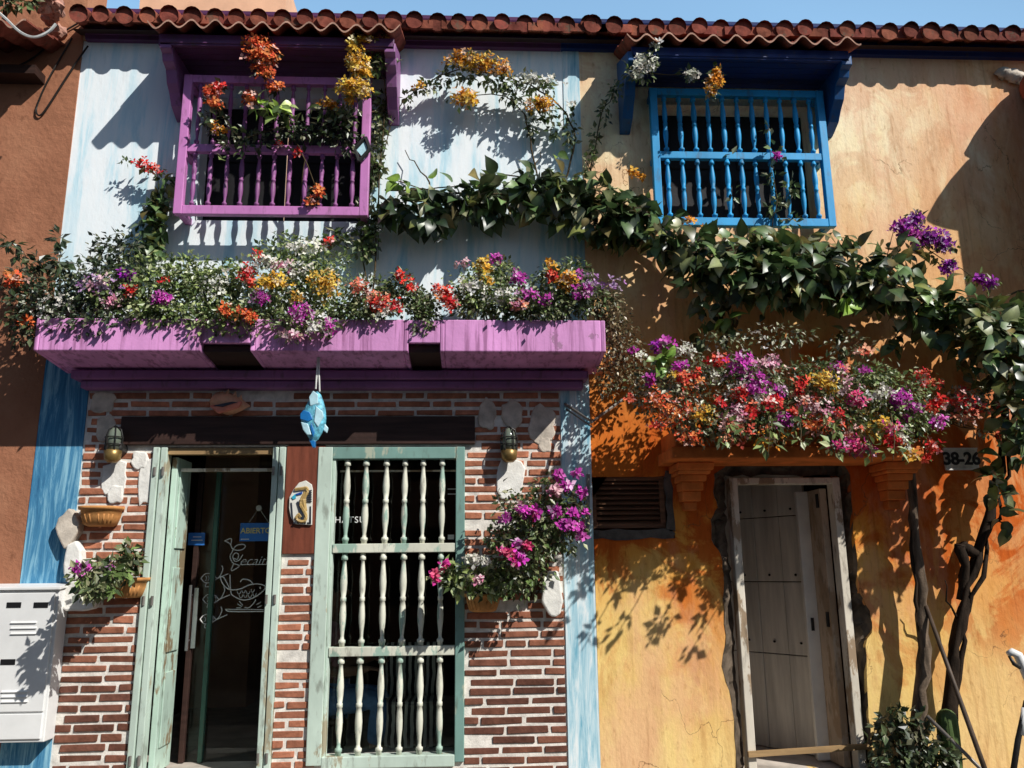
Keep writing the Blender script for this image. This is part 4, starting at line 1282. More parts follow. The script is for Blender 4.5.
def shrub(name, label, cat, root, leafblobs, nleaf, size, pal, flows=(), group=None, stems=5, big=False, petal=.025, stem_mat='twig', stem_r=.009, droop=.5, hollow=.45, extra=None, paths=None, dy=0, dk=1):
    """plant > stem, foliage, one part of blossoms per colour"""
    o = empty(name, root, label, cat, group)
    if group == G1: dy = .15; nleaf = int(nleaf * 1.35)
    if group == G2: dy = -.17; dk = 1.35; nleaf = int(nleaf * 1.25)
    mv = lambda bl: [(b[0], b[1], b[2], b[3], b[4] + dy, b[5] * dk) for b in bl]
    leafblobs = mv(leafblobs); flows = [(c, mv(bl), n) for c, bl, n in flows]
    mb = MB()
    for pth in (paths or []):
        branch(mb, [at(*q) for q in pth], stem_r, stem_r * .4, .012)
    for k in range(0 if paths else stems):
        b = leafblobs[k % len(leafblobs)]
        c = Vector(at(b[0] + random.uniform(-.6, .6) * b[2], b[1] + random.uniform(-.7, .3) * b[3], b[4]))
        r0 = Vector([float(q) for q in root]) + Vector((random.uniform(-.03, .03), random.uniform(-.03, .03), 0))
        mid = (r0 + c) / 2 + Vector((random.uniform(-.04, .04), -.04, .08))
        branch(mb, [r0, mid, c], stem_r, stem_r * .35)
    mb.obj('stem', stem_mat, o)
    mb = MB(); mb.smooth = False
    P, O = cloud(leafblobs, nleaf, hollow); leaves(mb, P, O, size, GREENS[pal] if isinstance(pal, str) else pal, big, droop)
    for c_, bl, n in flows:
        P, O = cloud([(b[0], b[1], b[2] * 1.3, b[3] * 1.3, b[4] + .03, b[5] * 1.2) for b in bl], max(6, int(n * .35)), .8)
        leaves(mb, P, O, min(size, .05), GREENS[pal] if isinstance(pal, str) else pal)
    if extra: extra(mb)
    mb.obj('foliage', 'leaf', o, tint=True)
    byc = {}
    for (c, bl, n) in flows: byc.setdefault(c, []).append((bl, n))
    for c, items in byc.items():
        mb = MB()
        for bl, n in items: flowers(mb, [(b[0], b[1], b[2] * 1.22, b[3] * 1.22, b[4], b[5] * 1.2) for b in bl], int(n * (.95 if group else 1.25)), petal, FLOW[c], .75)
        mb.obj('blossoms', 'petal', o, tint=True)
    return o


def B(x, y, r, ry=None, Y=-.5, d=.10): return (x, y, r, ry or r, Y, d)


# --- row of bougainvilleas in the purple planters
PY = -.50; zr = PBT - .05
G1 = 'bougainvilleas growing in the purple planters'
G2 = 'bougainvilleas on the ledge over the broken doorway'


def proot(px): return (X(px, 330, -.24), -.24, zr)


shrub('bougainvillea', 'dark straggling bougainvillea with white and orange flowers spilling over the left planter end', 'plant', proot(70),
      [B(55, 300, 45, 30, PY, .22), B(30, 322, 26, 26, -.55, .15), B(95, 285, 40, 30, PY, .2), B(92, 322, 48, 14, -.60, .13), B(118, 250, 30, 22, PY + .15, .12), B(20, 285, 18, 20, -.5, .1)], 2100, .043, 'dark',
      [('orange', [B(14, 280, 12, 8, -.6, .06), B(24, 321, 10, 5, -.62, .06)], 70), ('white', [B(45, 310, 26, 14, -.62, .1), B(70, 300, 20, 12, -.62, .1)], 70), ('lilac', [B(100, 285, 18, 8, -.64, .06)], 40)], G1)
# arching shoot of the same corner
shrub('bougainvillea', 'thin leafy shoot arching up over the brown wall at far left', 'plant', proot(60),
      [B(12, 244, 10, 6, -.4, .04), B(25, 255, 10, 7, -.4, .04), B(38, 262, 9, 8, -.42, .04), B(58, 240, 7, 10, -.35, .04), B(62, 262, 8, 14, -.38, .04)], 110, .07, 'dark', (), G1, stems=4, stem_r=.006)
shrub('bougainvillea', 'bright green bougainvillea with one magenta cluster in the left planter', 'plant', proot(150),
      [B(155, 285, 48, 32, PY, .2), B(120, 300, 30, 24, PY, .2), B(165, 312, 42, 18, -.60, .12), B(190, 275, 30, 22, PY, .15)], 2100, .040, 'light',
      [('magenta', [B(161, 298, 9, 6, -.70, .04)], 75), ('red', [B(130, 290, 6, 6, -.68, .04), B(163, 280, 5, 4, -.66, .04)], 24), ('pink', [B(100, 282, 12, 7, -.66, .06), B(112, 300, 16, 8, -.66, .06)], 55), ('violet', [B(125, 276, 10, 6, -.6, .05)], 25)], G1)
shrub('bougainvillea', 'pale green bougainvillea with scattered red and white flowers above the planter gap', 'plant', proot(215),
      [B(215, 295, 36, 30, PY, .18), B(205, 322, 22, 18, -.60, .12), B(235, 320, 30, 18, -.60, .14), B(232, 275, 22, 18, PY, .12)], 1900, .038, 'light',
      [('red', [B(246, 273, 8, 9, -.66, .05), B(252, 283, 5, 5, -.66, .04)], 80), ('orange', [B(226, 311, 7, 6, -.72, .04), B(247, 315, 9, 8, -.72, .04)], 85), ('white', [B(215, 285, 22, 14, -.64, .08)], 40)], G1)
shrub('bougainvillea', 'tall mixed bougainvillea with yellow, magenta and white clusters in the middle planter', 'plant', proot(300),
      [B(290, 290, 46, 40, PY, .22), B(285, 250, 32, 18, -.40, .14), B(320, 270, 34, 26, PY, .16), B(300, 325, 44, 18, -.62, .13), B(330, 305, 30, 24, -.55, .14), B(262, 312, 26, 24, -.58, .12)], 2500, .040, 'light',
      [('yellow', [B(273, 283, 17, 8, -.72, .05), B(324, 283, 14, 14, -.72, .06), B(297, 298, 7, 5, -.72, .04)], 260), ('magenta', [B(262, 297, 9, 8, -.74, .04), B(301, 312, 11, 9, -.76, .05), B(330, 325, 7, 7, -.76, .04)], 150),
       ('white', [B(265, 262, 14, 8, -.62, .06), B(305, 248, 20, 8, -.58, .07), B(316, 325, 14, 8, -.74, .06), B(295, 270, 16, 8, -.66, .06)], 170), ('pink', [B(283, 266, 10, 7, -.66, .05), B(290, 335, 12, 5, -.76, .04)], 60),
       ('red', [B(257, 258, 7, 7, -.6, .04), B(329, 243, 6, 5, -.56, .04)], 34)], G1)
shrub('bougainvillea', 'bougainvillea with upright red and coral sprigs at the right end of the middle planter', 'plant', proot(375),
      [B(372, 298, 30, 22, PY, .18), B(400, 290, 16, 22, PY, .12), B(360, 312, 28, 14, -.62, .1)], 1000, .038, 'mid',
      [('coral', [B(360, 288, 14, 8, -.68, .06), B(378, 300, 12, 8, -.68, .06)], 90), ('red', [B(401, 275, 6, 8, -.64, .04), B(411, 286, 5, 6, -.64, .04), B(395, 306, 8, 7, -.68, .04), B(378, 305, 8, 6, -.7, .04)], 110), ('white', [B(385, 310, 16, 8, -.68, .05)], 30)], G1)
shrub('bougainvillea', 'dense olive bougainvillea filling the gap between the middle and right planters', 'plant', (X(424, 338, -.46), -.24, PZF + .10),
      [B(424, 318, 17, 22, -.56, .12), B(420, 300, 16, 14, -.52, .1), B(424, 333, 15, 8, -.56, .08)], 1100, .033, 'mid', [('orange', [B(440, 295, 6, 6, -.66, .04)], 25), ('red', [B(450, 304, 8, 6, -.68, .04), B(436, 288, 4, 4, -.6, .03)], 55)], G1)
shrub('bougainvillea', 'white and pink flecked bougainvillea in the left half of the right planter', 'plant', proot(490),
      [B(485, 290, 38, 24, PY, .2), B(470, 300, 26, 18, -.56, .12), B(510, 305, 32, 16, -.60, .12), B(495, 270, 26, 14, -.42, .12)], 1700, .038, 'light',
      [('white', [B(475, 285, 20, 10, -.66, .08), B(500, 295, 18, 8, -.68, .06)], 90), ('yellow', [B(484, 268, 9, 9, -.6, .05), B(488, 282, 5, 9, -.66, .05)], 70), ('pink', [B(464, 264, 8, 5, -.58, .04), B(517, 305, 9, 5, -.7, .04)], 50), ('magenta', [B(497, 259, 7, 5, -.56, .04)], 30), ('red', [B(447, 293, 8, 8, -.66, .04)], 30)], G1)
shrub('bougainvillea', 'magenta and amber bougainvillea in the right half of the right planter', 'plant', proot(560),
      [B(555, 290, 40, 24, PY, .2), B(580, 300, 32, 20, -.54, .16), B(540, 308, 38, 14, -.62, .12), B(570, 270, 22, 12, -.42, .1)], 1800, .038, 'mid',
      [('magenta', [B(519, 277, 8, 8, -.66, .04), B(527, 294, 10, 6, -.7, .04), B(545, 299, 6, 5, -.7, .04), B(583, 291, 10, 7, -.68, .05), B(580, 277, 6, 5, -.6, .04)], 220), ('amber', [B(567, 281, 10, 9, -.68, .05), B(550, 268, 6, 6, -.6, .04)], 110),
       ('red', [B(552, 277, 6, 5, -.68, .03)], 40), ('coral', [B(518, 304, 9, 5, -.7, .04)], 35), ('lilac', [B(590, 285, 10, 10, -.64, .06)], 40)], G1)
shrub('bougainvillea', 'dry brown twiggy bougainvillea trailing off the right planter end', 'plant', proot(598),
      [B(612, 320, 22, 24, -.45, .12), B(622, 345, 22, 26, -.42, .12), B(606, 300, 18, 16, -.48, .12), B(632, 375, 18, 22, -.34, .1), B(608, 375, 14, 28, -.36, .1)], 1100, .030, 'dry', [('lilac', [B(612, 285, 10, 8, -.6, .06)], 20), ('magenta', [B(632, 350, 4, 4, -.5, .03)], 8)], G1, stems=22, stem_r=.005)

# --- flower ledge of the orange house
LYC = -.34


def lroot(px): return (X(px, 440, -.2), -.2, lz1 + .118)


shrub('bougainvillea', 'orange flowered bougainvillea at the left end of the door ledge', 'plant', lroot(695),
      [B(685, 400, 42, 30, LYC, .2), B(660, 390, 30, 30, LYC, .16), B(690, 370, 30, 18, LYC, .14), B(705, 425, 32, 18, -.44, .1)], 1500, .036, 'pale',
      [('orange', [B(672, 408, 24, 18, -.52, .08), B(690, 385, 14, 12, -.5, .07), B(655, 400, 10, 14, -.5, .05), B(690, 437, 12, 10, -.5, .05)], 260), ('yellow', [B(700, 415, 14, 10, -.52, .05), B(672, 375, 10, 6, -.5, .05)], 70), ('red', [B(683, 378, 8, 6, -.52, .04), B(697, 377, 5, 6, -.52, .04), B(630, 397, 5, 5, -.48, .03), B(656, 425, 8, 4, -.5, .04)], 80),
       ('magenta', [B(664, 345, 9, 9, -.42, .06), B(680, 366, 8, 4, -.5, .03), B(651, 379, 5, 5, -.48, .03)], 100), ('white', [B(685, 350, 10, 7, -.44, .05), B(715, 378, 6, 6, -.52, .04), B(642, 356, 5, 6, -.44, .03)], 60), ('violet', [B(655, 348, 5, 8, -.4, .03)], 20)], G2)
shrub('bougainvillea', 'red, magenta and pale pink bougainvillea left of the ledge centre', 'plant', lroot(755),
      [B(750, 385, 38, 32, LYC, .22), B(765, 420, 42, 22, -.44, .14), B(735, 370, 28, 16, LYC, .14), B(728, 425, 26, 18, -.44, .1)], 1600, .036, 'mid',
      [('magenta', [B(741, 365, 14, 12, -.54, .06), B(756, 384, 10, 10, -.56, .05), B(778, 392, 8, 6, -.54, .04), B(783, 420, 8, 6, -.56, .04)], 270), ('red', [B(718, 360, 10, 7, -.52, .05), B(740, 393, 7, 8, -.56, .04), B(720, 402, 6, 5, -.54, .04), B(772, 403, 10, 8, -.56, .05), B(752, 412, 9, 7, -.56, .05)], 210),
       ('pink', [B(757, 366, 7, 6, -.54, .04), B(772, 363, 8, 8, -.52, .05), B(735, 415, 14, 8, -.55, .05)], 150), ('coral', [B(745, 430, 26, 12, -.54, .06), B(730, 440, 14, 8, -.5, .05), B(780, 372, 10, 6, -.5, .05)], 70), ('white', [B(760, 400, 30, 20, -.54, .06), B(735, 385, 16, 10, -.54, .06)], 80), ('amber', [B(765, 440, 18, 8, -.52, .05)], 40)], G2)
shrub('bougainvillea', 'bougainvillea with yellow clusters over the ledge centre', 'plant', lroot(825),
      [B(822, 395, 40, 32, LYC, .22), B(835, 425, 42, 20, -.44, .14), B(815, 370, 28, 14, LYC, .12)], 1600, .036, 'mid',
      [('yellow', [B(822, 380, 12, 9, -.56, .05), B(830, 388, 8, 6, -.56, .04), B(885, 425, 12, 6, -.56, .05), B(872, 432, 8, 7, -.54, .04)], 200), ('rose', [B(856, 401, 9, 7, -.56, .05), B(855, 445, 9, 9, -.56, .05), B(870, 450, 5, 4, -.56, .03)], 170), ('coral', [B(810, 402, 18, 12, -.54, .07), B(840, 370, 16, 9, -.5, .06), B(848, 430, 14, 12, -.54, .06), B(860, 352, 8, 4, -.44, .04)], 100), ('pink', [B(815, 405, 20, 14, -.55, .06), B(845, 385, 14, 10, -.52, .05)], 90),
       ('red', [B(800, 385, 8, 8, -.56, .04), B(795, 412, 8, 6, -.56, .04), B(838, 415, 8, 6, -.56, .04)], 110), ('magenta', [B(838, 368, 8, 5, -.5, .05), B(864, 370, 5, 4, -.5, .03)], 50), ('orange', [B(815, 425, 14, 10, -.54, .05)], 60)], G2)
shrub('bougainvillea', 'magenta and red bougainvillea right of the ledge centre', 'plant', lroot(890),
      [B(890, 400, 38, 28, LYC, .22), B(905, 425, 34, 16, -.42, .12), B(870, 375, 28, 12, LYC, .12)], 1500, .036, 'light',
      [('magenta', [B(900, 397, 10, 10, -.54, .05), B(914, 407, 7, 4, -.54, .04), B(907, 418, 4, 5, -.54, .03), B(939, 421, 7, 6, -.5, .04)], 170), ('red', [B(924, 377, 9, 7, -.46, .05), B(938, 384, 6, 4, -.44, .04), B(936, 404, 9, 7, -.5, .05), B(895, 440, 8, 6, -.52, .04), B(932, 446, 8, 6, -.40, .04), B(926, 458, 6, 4, -.40, .03)], 200), ('white', [B(905, 438, 9, 10, -.54, .05), B(880, 395, 16, 10, -.52, .06)], 70), ('yellow', [B(909, 455, 6, 6, -.54, .03)], 30)], G2)
shrub('bougainvillea', 'thin red flowered bougainvillea sprigs reaching right off the ledge', 'plant', lroot(915),
      [B(955, 405, 30, 18, -.30, .14), B(975, 395, 18, 12, -.28, .1), B(930, 415, 18, 12, -.34, .08), B(985, 434, 14, 3, -.3, .03)], 480, .038, 'pale',
      [('red', [B(962, 400, 12, 10, -.42, .06), B(978, 408, 8, 6, -.4, .05), B(1001, 406, 5, 3, -.3, .02), B(996, 435, 4, 3, -.3, .02)], 110), ('coral', [B(970, 415, 14, 10, -.4, .06)], 50), ('pink', [B(975, 403, 8, 5, -.4, .04)], 20)], G2, stems=12, stem_r=.005)

# --- plants at the purple window
r0 = (X(300, 215, -.1), -.10, WZ0 + .02)
shrub('bougainvillea', 'orange red bougainvillea with a tall flower spike growing through the purple window bars', 'plant', r0,
      [B(240, 140, 34, 14, -.30, .06), B(300, 130, 42, 16, -.30, .07), B(215, 120, 14, 16, -.3, .05), B(330, 128, 24, 12, -.3, .06), B(345, 140, 18, 18, -.28, .06)], 620, .050, 'dark',
      [('orange', [B(258, 43, 15, 9, -.46, .06), B(262, 55, 17, 12, -.46, .07), B(264, 70, 12, 9, -.44, .05), B(212, 92, 9, 6, -.34, .04), B(215, 103, 7, 5, -.34, .04), B(250, 98, 8, 8, -.36, .04), B(276, 87, 8, 5, -.38, .04), B(318, 192, 6, 8, -.27, .03), B(310, 200, 5, 4, -.27, .03)], 470), ('red', [B(220, 88, 6, 6, -.34, .04), B(298, 153, 4, 4, -.28, .02), B(278, 143, 4, 4, -.28, .02)], 40), ('amber', [B(218, 128, 8, 6, -.34, .04)], 20)],
      stem_r=.005, petal=.026, paths=[[(300, 215, -.12), (305, 160, -.26), (285, 125, -.32), (268, 100, -.36), (262, 60, -.44)], [(285, 125, -.32), (240, 140, -.3), (212, 100, -.32)], [(250, 62, -.42), (266, 80, -.42)], [(300, 150, -.28), (318, 195, -.26)]], extra=lambda mb: (leaves(mb, *cloud([B(262, 102, 14, 10, -.40, .05), B(285, 112, 26, 10, -.40, .06), B(300, 105, 12, 6, -.38, .05)], 34), .105, GREENS['lime'] + GREENS['light'], True, .15, .8),
                                                       leaves(mb, *cloud([B(205, 118, 14, 3, -.38, .04), B(232, 130, 12, 6, -.36, .04), B(215, 152, 8, 3, -.34, .03), B(228, 160, 12, 5, -.32, .03)], 12), .085, GREENS['light'], True, .1)))
shrub('bougainvillea', 'yellow bougainvillea hanging in a long bunch beside the purple window', 'plant', (X(385, 250, -.05), -.06, WZ0 - .25),
      [B(372, 62, 12, 16, -.36, .06), B(383, 55, 9, 10, -.36, .05), B(390, 62, 10, 4, -.34, .04), B(330, 110, 18, 8, -.34, .06), B(345, 118, 14, 12, -.34, .05), B(382, 110, 10, 24, -.10, .05), B(378, 145, 8, 26, -.08, .04), B(372, 175, 7, 20, -.08, .04), B(372, 225, 12, 26, -.1, .05)], 520, .055, 'mid',
      [('yellow', [B(355, 45, 9, 9, -.44, .05), B(368, 42, 12, 6, -.42, .05), B(357, 62, 11, 12, -.46, .06), B(362, 72, 8, 8, -.44, .05), B(352, 88, 14, 9, -.46, .06), B(362, 90, 10, 8, -.46, .05), B(387, 35, 4, 4, -.4, .03)], 520), ('amber', [B(330, 104, 10, 5, -.38, .04), B(350, 100, 5, 6, -.4, .03)], 60)], stem_r=.007, petal=.026, paths=[[(372, 300, -.05), (376, 225, -.07), (380, 160, -.08), (386, 110, -.10), (384, 80, -.25), (370, 60, -.38), (356, 75, -.42)], [(386, 110, -.10), (345, 118, -.3)]])
shrub('creeper', 'round leaved creeper with a red flowering tip left of the purple window', 'plant', (X(150, 300, -.1), -.06, zr),
      [B(163, 185, 10, 12, -.09, .05), B(158, 205, 13, 14, -.09, .05), B(152, 228, 14, 18, -.10, .05), B(148, 250, 14, 14, -.12, .05)], 170, .095, 'vine', [('red', [B(140, 163, 9, 3, -.14, .03), B(150, 168, 10, 4, -.14, .03), B(160, 172, 6, 3, -.14, .03)], 45)], stem_r=.005, paths=[[(150, 320, -.1), (148, 250, -.1), (160, 195, -.08), (158, 176, -.1), (128, 160, -.13)]], big=True, droop=.9,
      extra=lambda mb: leaves(mb, *cloud([B(126, 161, 6, 4, -.12, .03), B(155, 172, 10, 5, -.12, .03)], 24), .04, GREENS['mid'], False, .2))
shrub('creeper', 'loose leafy creeper climbing the white wall beside the purple window frame', 'plant', (X(372, 300, -.1), -.06, zr),
      [B(384, 112, 12, 10, -.07, .04), B(376, 130, 10, 10, -.07, .04), B(375, 165, 9, 26, -.07, .04), B(368, 215, 14, 20, -.08, .04), B(362, 245, 14, 18, -.10, .05), B(330, 238, 24, 10, -.12, .05)], 420, .06, 'mid', stem_r=.006, paths=[[(366, 300, -.05), (364, 240, -.08), (374, 170, -.07), (382, 112, -.07), (394, 80, -.06)]])

# --- yellow arch on the white wall
shrub('bougainvillea', 'yellow flowered bougainvillea arching across the white wall', 'plant', (X(560, 175, -.05), -.05, Z(560, 195, -.05)),
      [B(408, 98, 8, 7, -.10, .03), B(425, 88, 14, 7, -.13, .04), B(445, 80, 12, 9, -.15, .05), B(470, 76, 22, 8, -.17, .06), B(500, 82, 20, 12, -.17, .06), B(515, 95, 18, 12, -.16, .06), B(535, 85, 24, 10, -.15, .06), B(545, 110, 14, 12, -.14, .05), B(555, 130, 8, 14, -.12, .04), B(570, 130, 8, 24, -.10, .04), B(532, 125, 6, 18, -.10, .03)], 720, .050, 'mid',
      [('amber', [B(462, 58, 18, 8, -.24, .05), B(485, 65, 22, 9, -.25, .05), B(503, 70, 8, 8, -.24, .05), B(464, 97, 14, 10, -.2, .05), B(540, 105, 14, 8, -.2, .05), B(420, 85, 6, 4, -.18, .03)], 330), ('yellow', [B(475, 62, 24, 7, -.26, .05), B(468, 98, 10, 8, -.22, .04), B(545, 102, 10, 6, -.22, .04)], 150), ('white', [B(535, 80, 26, 8, -.2, .05), B(570, 105, 6, 6, -.15, .04)], 60)],
      stem_r=.008, petal=.025, paths=[[(560, 195, -.06), (572, 160, -.08), (575, 130, -.10), (560, 105, -.12), (530, 85, -.15), (500, 75, -.17), (465, 68, -.17), (440, 76, -.15), (405, 98, -.10), (390, 125, -.07), (380, 170, -.06), (378, 260, -.06)],
                                         [(540, 195, -.06), (532, 150, -.09), (525, 115, -.14), (505, 95, -.17), (465, 95, -.15)]])

# --- big climbing vine
vt = empty('climbing_vine', (X(945, 765, -.12), -.12, ZP), 'large dark leaved climbing vine crossing both walls from a thick twisted trunk', 'vine')
mb = MB()
trunk = [at(945, 790, -.12), at(948, 720, -.12), at(952, 660, -.13), at(960, 610, -.13), at(972, 575, -.13), at(984, 530, -.14), at(996, 490, -.14), at(1006, 440, -.14), at(1010, 390, -.14)]
trunk[0][2] = ZP - .02
branch(mb, trunk, .046, .026, .02, 10)
branch(mb, [q + np.array((.03, -.03, 0)) for q in trunk[1:]], .018, .010, .03, 7)
branch(mb, [at(985, 530, -.15), at(995, 520, -.2), at(1004, 525, -.22)], .010, .004, .01, 6)
branch(mb, [at(958, 620, -.14), at(948, 600, -.2), at(945, 580, -.22)], .009, .003, .01, 6)
branch(mb, [at(962, 545, -.16), at(972, 552, -.15), at(978, 556, -.13)], .035, .03, .01, 8)
branch(mb, [at(960, 600, -.13), at(966, 565, -.17), at(960, 545, -.18)], .03, .034, .01, 8)
branch(mb, [at(950, 700, -.12), at(955, 640, -.16), at(968, 585, -.17), at(985, 535, -.17)], .022, .014, .014, 7)
mb.obj('trunk', 'dark_bark', vt)
mb = MB()
main = [(1010, 390), (1000, 350), (960, 320), (900, 290), (840, 280), (780, 280), (720, 265), (670, 240), (620, 205), (560, 190), (500, 190), (440, 195), (385, 190)]
branch(mb, [at(a, b, -.14) for a, b in main], .026, .008, .03)
for q in (-8, 9): branch(mb, [at(a, b + q + random.uniform(-6, 6), -.17) for a, b in main[3:]], .010, .004, .03)
for (a, b, c, d) in ((430, 190, 405, 150), (520, 185, 540, 150), (600, 200, 585, 160), (560, 195, 575, 240), (470, 195, 455, 225)): branch(mb, [at(a, b, -.12), at((a + c) / 2 + 4, (b + d) / 2, -.1), at(c, d, -.06)], .007, .003, .02)
branch(mb, [at(a, b, -.2) for a, b in [(900, 290), (850, 255), (800, 245), (720, 245)]], .012, .006, .02)
branch(mb, [at(a, b, -.2) for a, b in [(960, 320), (990, 300), (1030, 290)]], .012, .006, .02)
mb.obj('stem', 'twig', vt)
VB = [B(395, 195, 18, 14, -.12, .06), B(425, 200, 28, 16, -.15, .08), B(460, 190, 26, 18, -.16, .08), B(495, 185, 28, 20, -.17, .09), B(535, 180, 30, 22, -.18, .09), B(570, 185, 28, 26, -.18, .1), B(605, 200, 28, 28, -.19, .1), B(635, 220, 28, 26, -.2, .1),
      B(665, 238, 28, 22, -.22, .12), B(700, 255, 30, 26, -.24, .14), B(735, 265, 34, 32, -.26, .16), B(775, 270, 36, 36, -.28, .16), B(815, 275, 36, 34, -.28, .16), B(850, 272, 34, 30, -.28, .15), B(885, 285, 34, 28, -.27, .14), B(915, 300, 32, 28, -.26, .14),
      B(950, 315, 34, 26, -.25, .13), B(985, 325, 34, 28, -.25, .13), B(1018, 330, 28, 34, -.25, .13), B(1010, 375, 22, 34, -.22, .1), B(1012, 420, 16, 30, -.2, .08), B(1000, 490, 10, 30, -.18, .05), B(900, 250, 20, 12, -.24, .08), B(830, 245, 24, 10, -.24, .08), B(720, 310, 22, 14, -.24, .08)]
VB = [(b[0], b[1] + (12 if b[0] < 620 else 0), b[2] * 1.08, b[3] * (1.28 if b[0] < 680 else 1.15), b[4] - (.10 if b[0] > 660 else .04), b[5] * 1.5) for b in VB]
VB += [B(1000, 350, 36, 46, -.62, .2), B(1030, 420, 34, 50, -.66, .2), B(1040, 330, 30, 40, -.6, .2), B(775, 270, 70, 34, -.5, .1)]
mb = MB()
P, O = cloud(VB, 1700, .4); leaves(mb, P, O, .118, GREENS['vine'] + GREENS['mid'], True, .6, .5)
P, O = cloud([b for b in VB if 640 < b[0] < 1005], 520, .5); leaves(mb, P, O, .125, GREENS['vine'] + GREENS['mid'], True, .7, .5)
P, O = cloud([b for b in VB if b[0] < 640], 420, .5); leaves(mb, P, O, .125, GREENS['vine'] + GREENS['dark'], True, .8, .5)
P, O = cloud([(b[0], b[1] + 6, b[2] * .9, b[3] * .8, b[4] + .08, b[5] * .7) for b in VB], 520, .6); leaves(mb, P, O, .10, GREENS['dark'], True, .75, .4)
P, O = cloud([B(760, 255, 50, 24, -.42, .06), B(850, 275, 60, 26, -.42, .06), B(700, 285, 26, 20, -.40, .05), B(960, 320, 60, 22, -.38, .06), B(620, 215, 36, 20, -.3, .05)], 130, .6); leaves(mb, P, O, .14, GREENS['vine'] + GREENS['mid'], True, .9, .7)
P, O = cloud([B(400, 183, 10, 6, -.24, .04), B(430, 182, 12, 8, -.26, .04), B(845, 298, 9, 12, -.46, .04), B(553, 152, 8, 8, -.2, .03), B(935, 310, 14, 5, -.4, .04), B(730, 318, 8, 6, -.4, .04)], 34, .6); leaves(mb, P, O, .125, GREENS['lime'], True, .9, .6)
# hanging runners
for (x, y0, y1) in ((700, 300, 335), (727, 305, 340), (845, 310, 375), (895, 330, 350), (960, 350, 370)):
    P, O = cloud([B(x + random.uniform(-3, 3), y0 + (y1 - y0) * k / 3, 6, 7, -.25, .04) for k in range(4)], 16, .8); leaves(mb, P, O, .085, GREENS['vine'], True, 1.0, .6)
mb.obj('foliage', 'leaf', vt, tint=True)
mb = MB(); flowers(mb, [B(640, 176, 6, 5, -.3, .03), B(690, 220, 9, 4, -.32, .03), B(705, 228, 6, 4, -.32, .03), B(632, 172, 5, 4, -.3, .03)], 50, .03, FLOW['amber']); mb.obj('blossoms', 'petal', vt, tint=True)

spr = []; pth = []
for (x0, y0, x1, y1) in ((735, 420, 725, 448), (770, 415, 768, 455), (800, 410, 800, 450), (828, 415, 836, 458), (862, 415, 872, 462), (888, 415, 893, 460)):
    yf = random.uniform(-1.08, -.88)
    pth.append([(x0, y0, -.30), ((x0 + x1) / 2, y0 - 12, (yf - .3) / 2), (x1, y1, yf)])
    for k in range(5):
        t = (k + .6) / 5; spr.append(B(x0 + (x1 - x0) * t, y0 - 12 * math.sin(t * 3) + (y1 - y0) * t * t, 13 - 4 * t, 9 - 2 * t, -.30 + (yf + .3) * t, .07))
shrub('bougainvillea', 'leafy sprays with coral and yellow bracts arching forward from the door ledge', 'plant', lroot(810), spr, 430, .062, 'light',
      [('coral', [spr[3], spr[12], spr[18]], 34), ('yellow', [spr[22], spr[23], spr[17]], 40), ('rose', [spr[19], spr[28]], 26)], stem_r=.006, paths=pth, petal=.026)

# small white flowered twigs over the ledge, below the vine
shrub('bougainvillea', 'sparse pale twigs standing above the door ledge under the vine', 'plant', lroot(790),
      [B(780, 335, 40, 14, -.25, .1), B(850, 345, 30, 14, -.22, .1), B(720, 340, 30, 10, -.3, .08)], 260, .036, 'pale', [('white', [B(760, 340, 40, 12, -.3, .08)], 22), ('coral', [B(868, 350, 8, 4, -.3, .04)], 14)], G2, stems=16, stem_r=.0035)
shrub('bougainvillea', 'two lime green leaves and thin shoots at the left end of the door ledge', 'plant', lroot(680),
      [B(662, 358, 10, 5, -.46, .03), B(662, 366, 8, 4, -.46, .03)], 16, .10, 'lime', (), G2, stems=3, big=True, stem_r=.004)

# violet sprig
shrub('bougainvillea', 'violet bougainvillea sprig rising from the vine at the right', 'plant', (X(900, 285, -.2), -.2, Z(900, 300, -.2)),
      [B(910, 235, 14, 8, -.30, .04), B(935, 255, 16, 10, -.28, .04), B(975, 275, 14, 5, -.26, .03)], 44, .055, 'mid',
      [('violet', [B(905, 228, 13, 8, -.34, .05), B(916, 218, 6, 8, -.34, .04), B(930, 238, 18, 9, -.34, .05), B(945, 245, 9, 8, -.32, .05), B(948, 266, 8, 7, -.32, .04), B(988, 284, 10, 5, -.30, .04), B(980, 279, 5, 4, -.3, .03)], 420), ('magenta', [B(900, 226, 10, 6, -.36, .04), B(914, 235, 10, 6, -.36, .04)], 80)], stem_r=.005, petal=.026, paths=[[(880, 285, -.2), (895, 225, -.3)], [(900, 228, -.3), (930, 250, -.3), (960, 270, -.28), (992, 286, -.26)]])

# at the blue window
shrub('bougainvillea', 'thin vine with white flowers climbing beside the blue canopy', 'plant', (X(592, 200, -.06), -.06, Z(592, 215, -.06)),
      [B(640, 72, 16, 12, -.40, .08), B(616, 90, 8, 14, -.2, .05), B(604, 112, 7, 14, -.12, .04), B(594, 140, 6, 18, -.10, .04), B(588, 165, 8, 14, -.10, .04), B(650, 55, 10, 10, -.42, .06), B(690, 74, 10, 6, -.36, .05)], 300, .048, 'mid',
      [('white', [B(645, 62, 14, 8, -.50, .06), B(655, 45, 6, 5, -.5, .04), B(692, 75, 8, 5, -.4, .04), B(638, 72, 8, 6, -.48, .05)], 110), ('amber', [B(714, 80, 8, 10, -.42, .05), B(712, 92, 6, 5, -.42, .04), B(717, 72, 5, 6, -.42, .04)], 120)], stem_r=.006, petal=.026, paths=[[(592, 215, -.06), (590, 165, -.1), (602, 115, -.12), (614, 92, -.18), (634, 74, -.36), (655, 52, -.42)], [(634, 74, -.36), (690, 74, -.36)]])
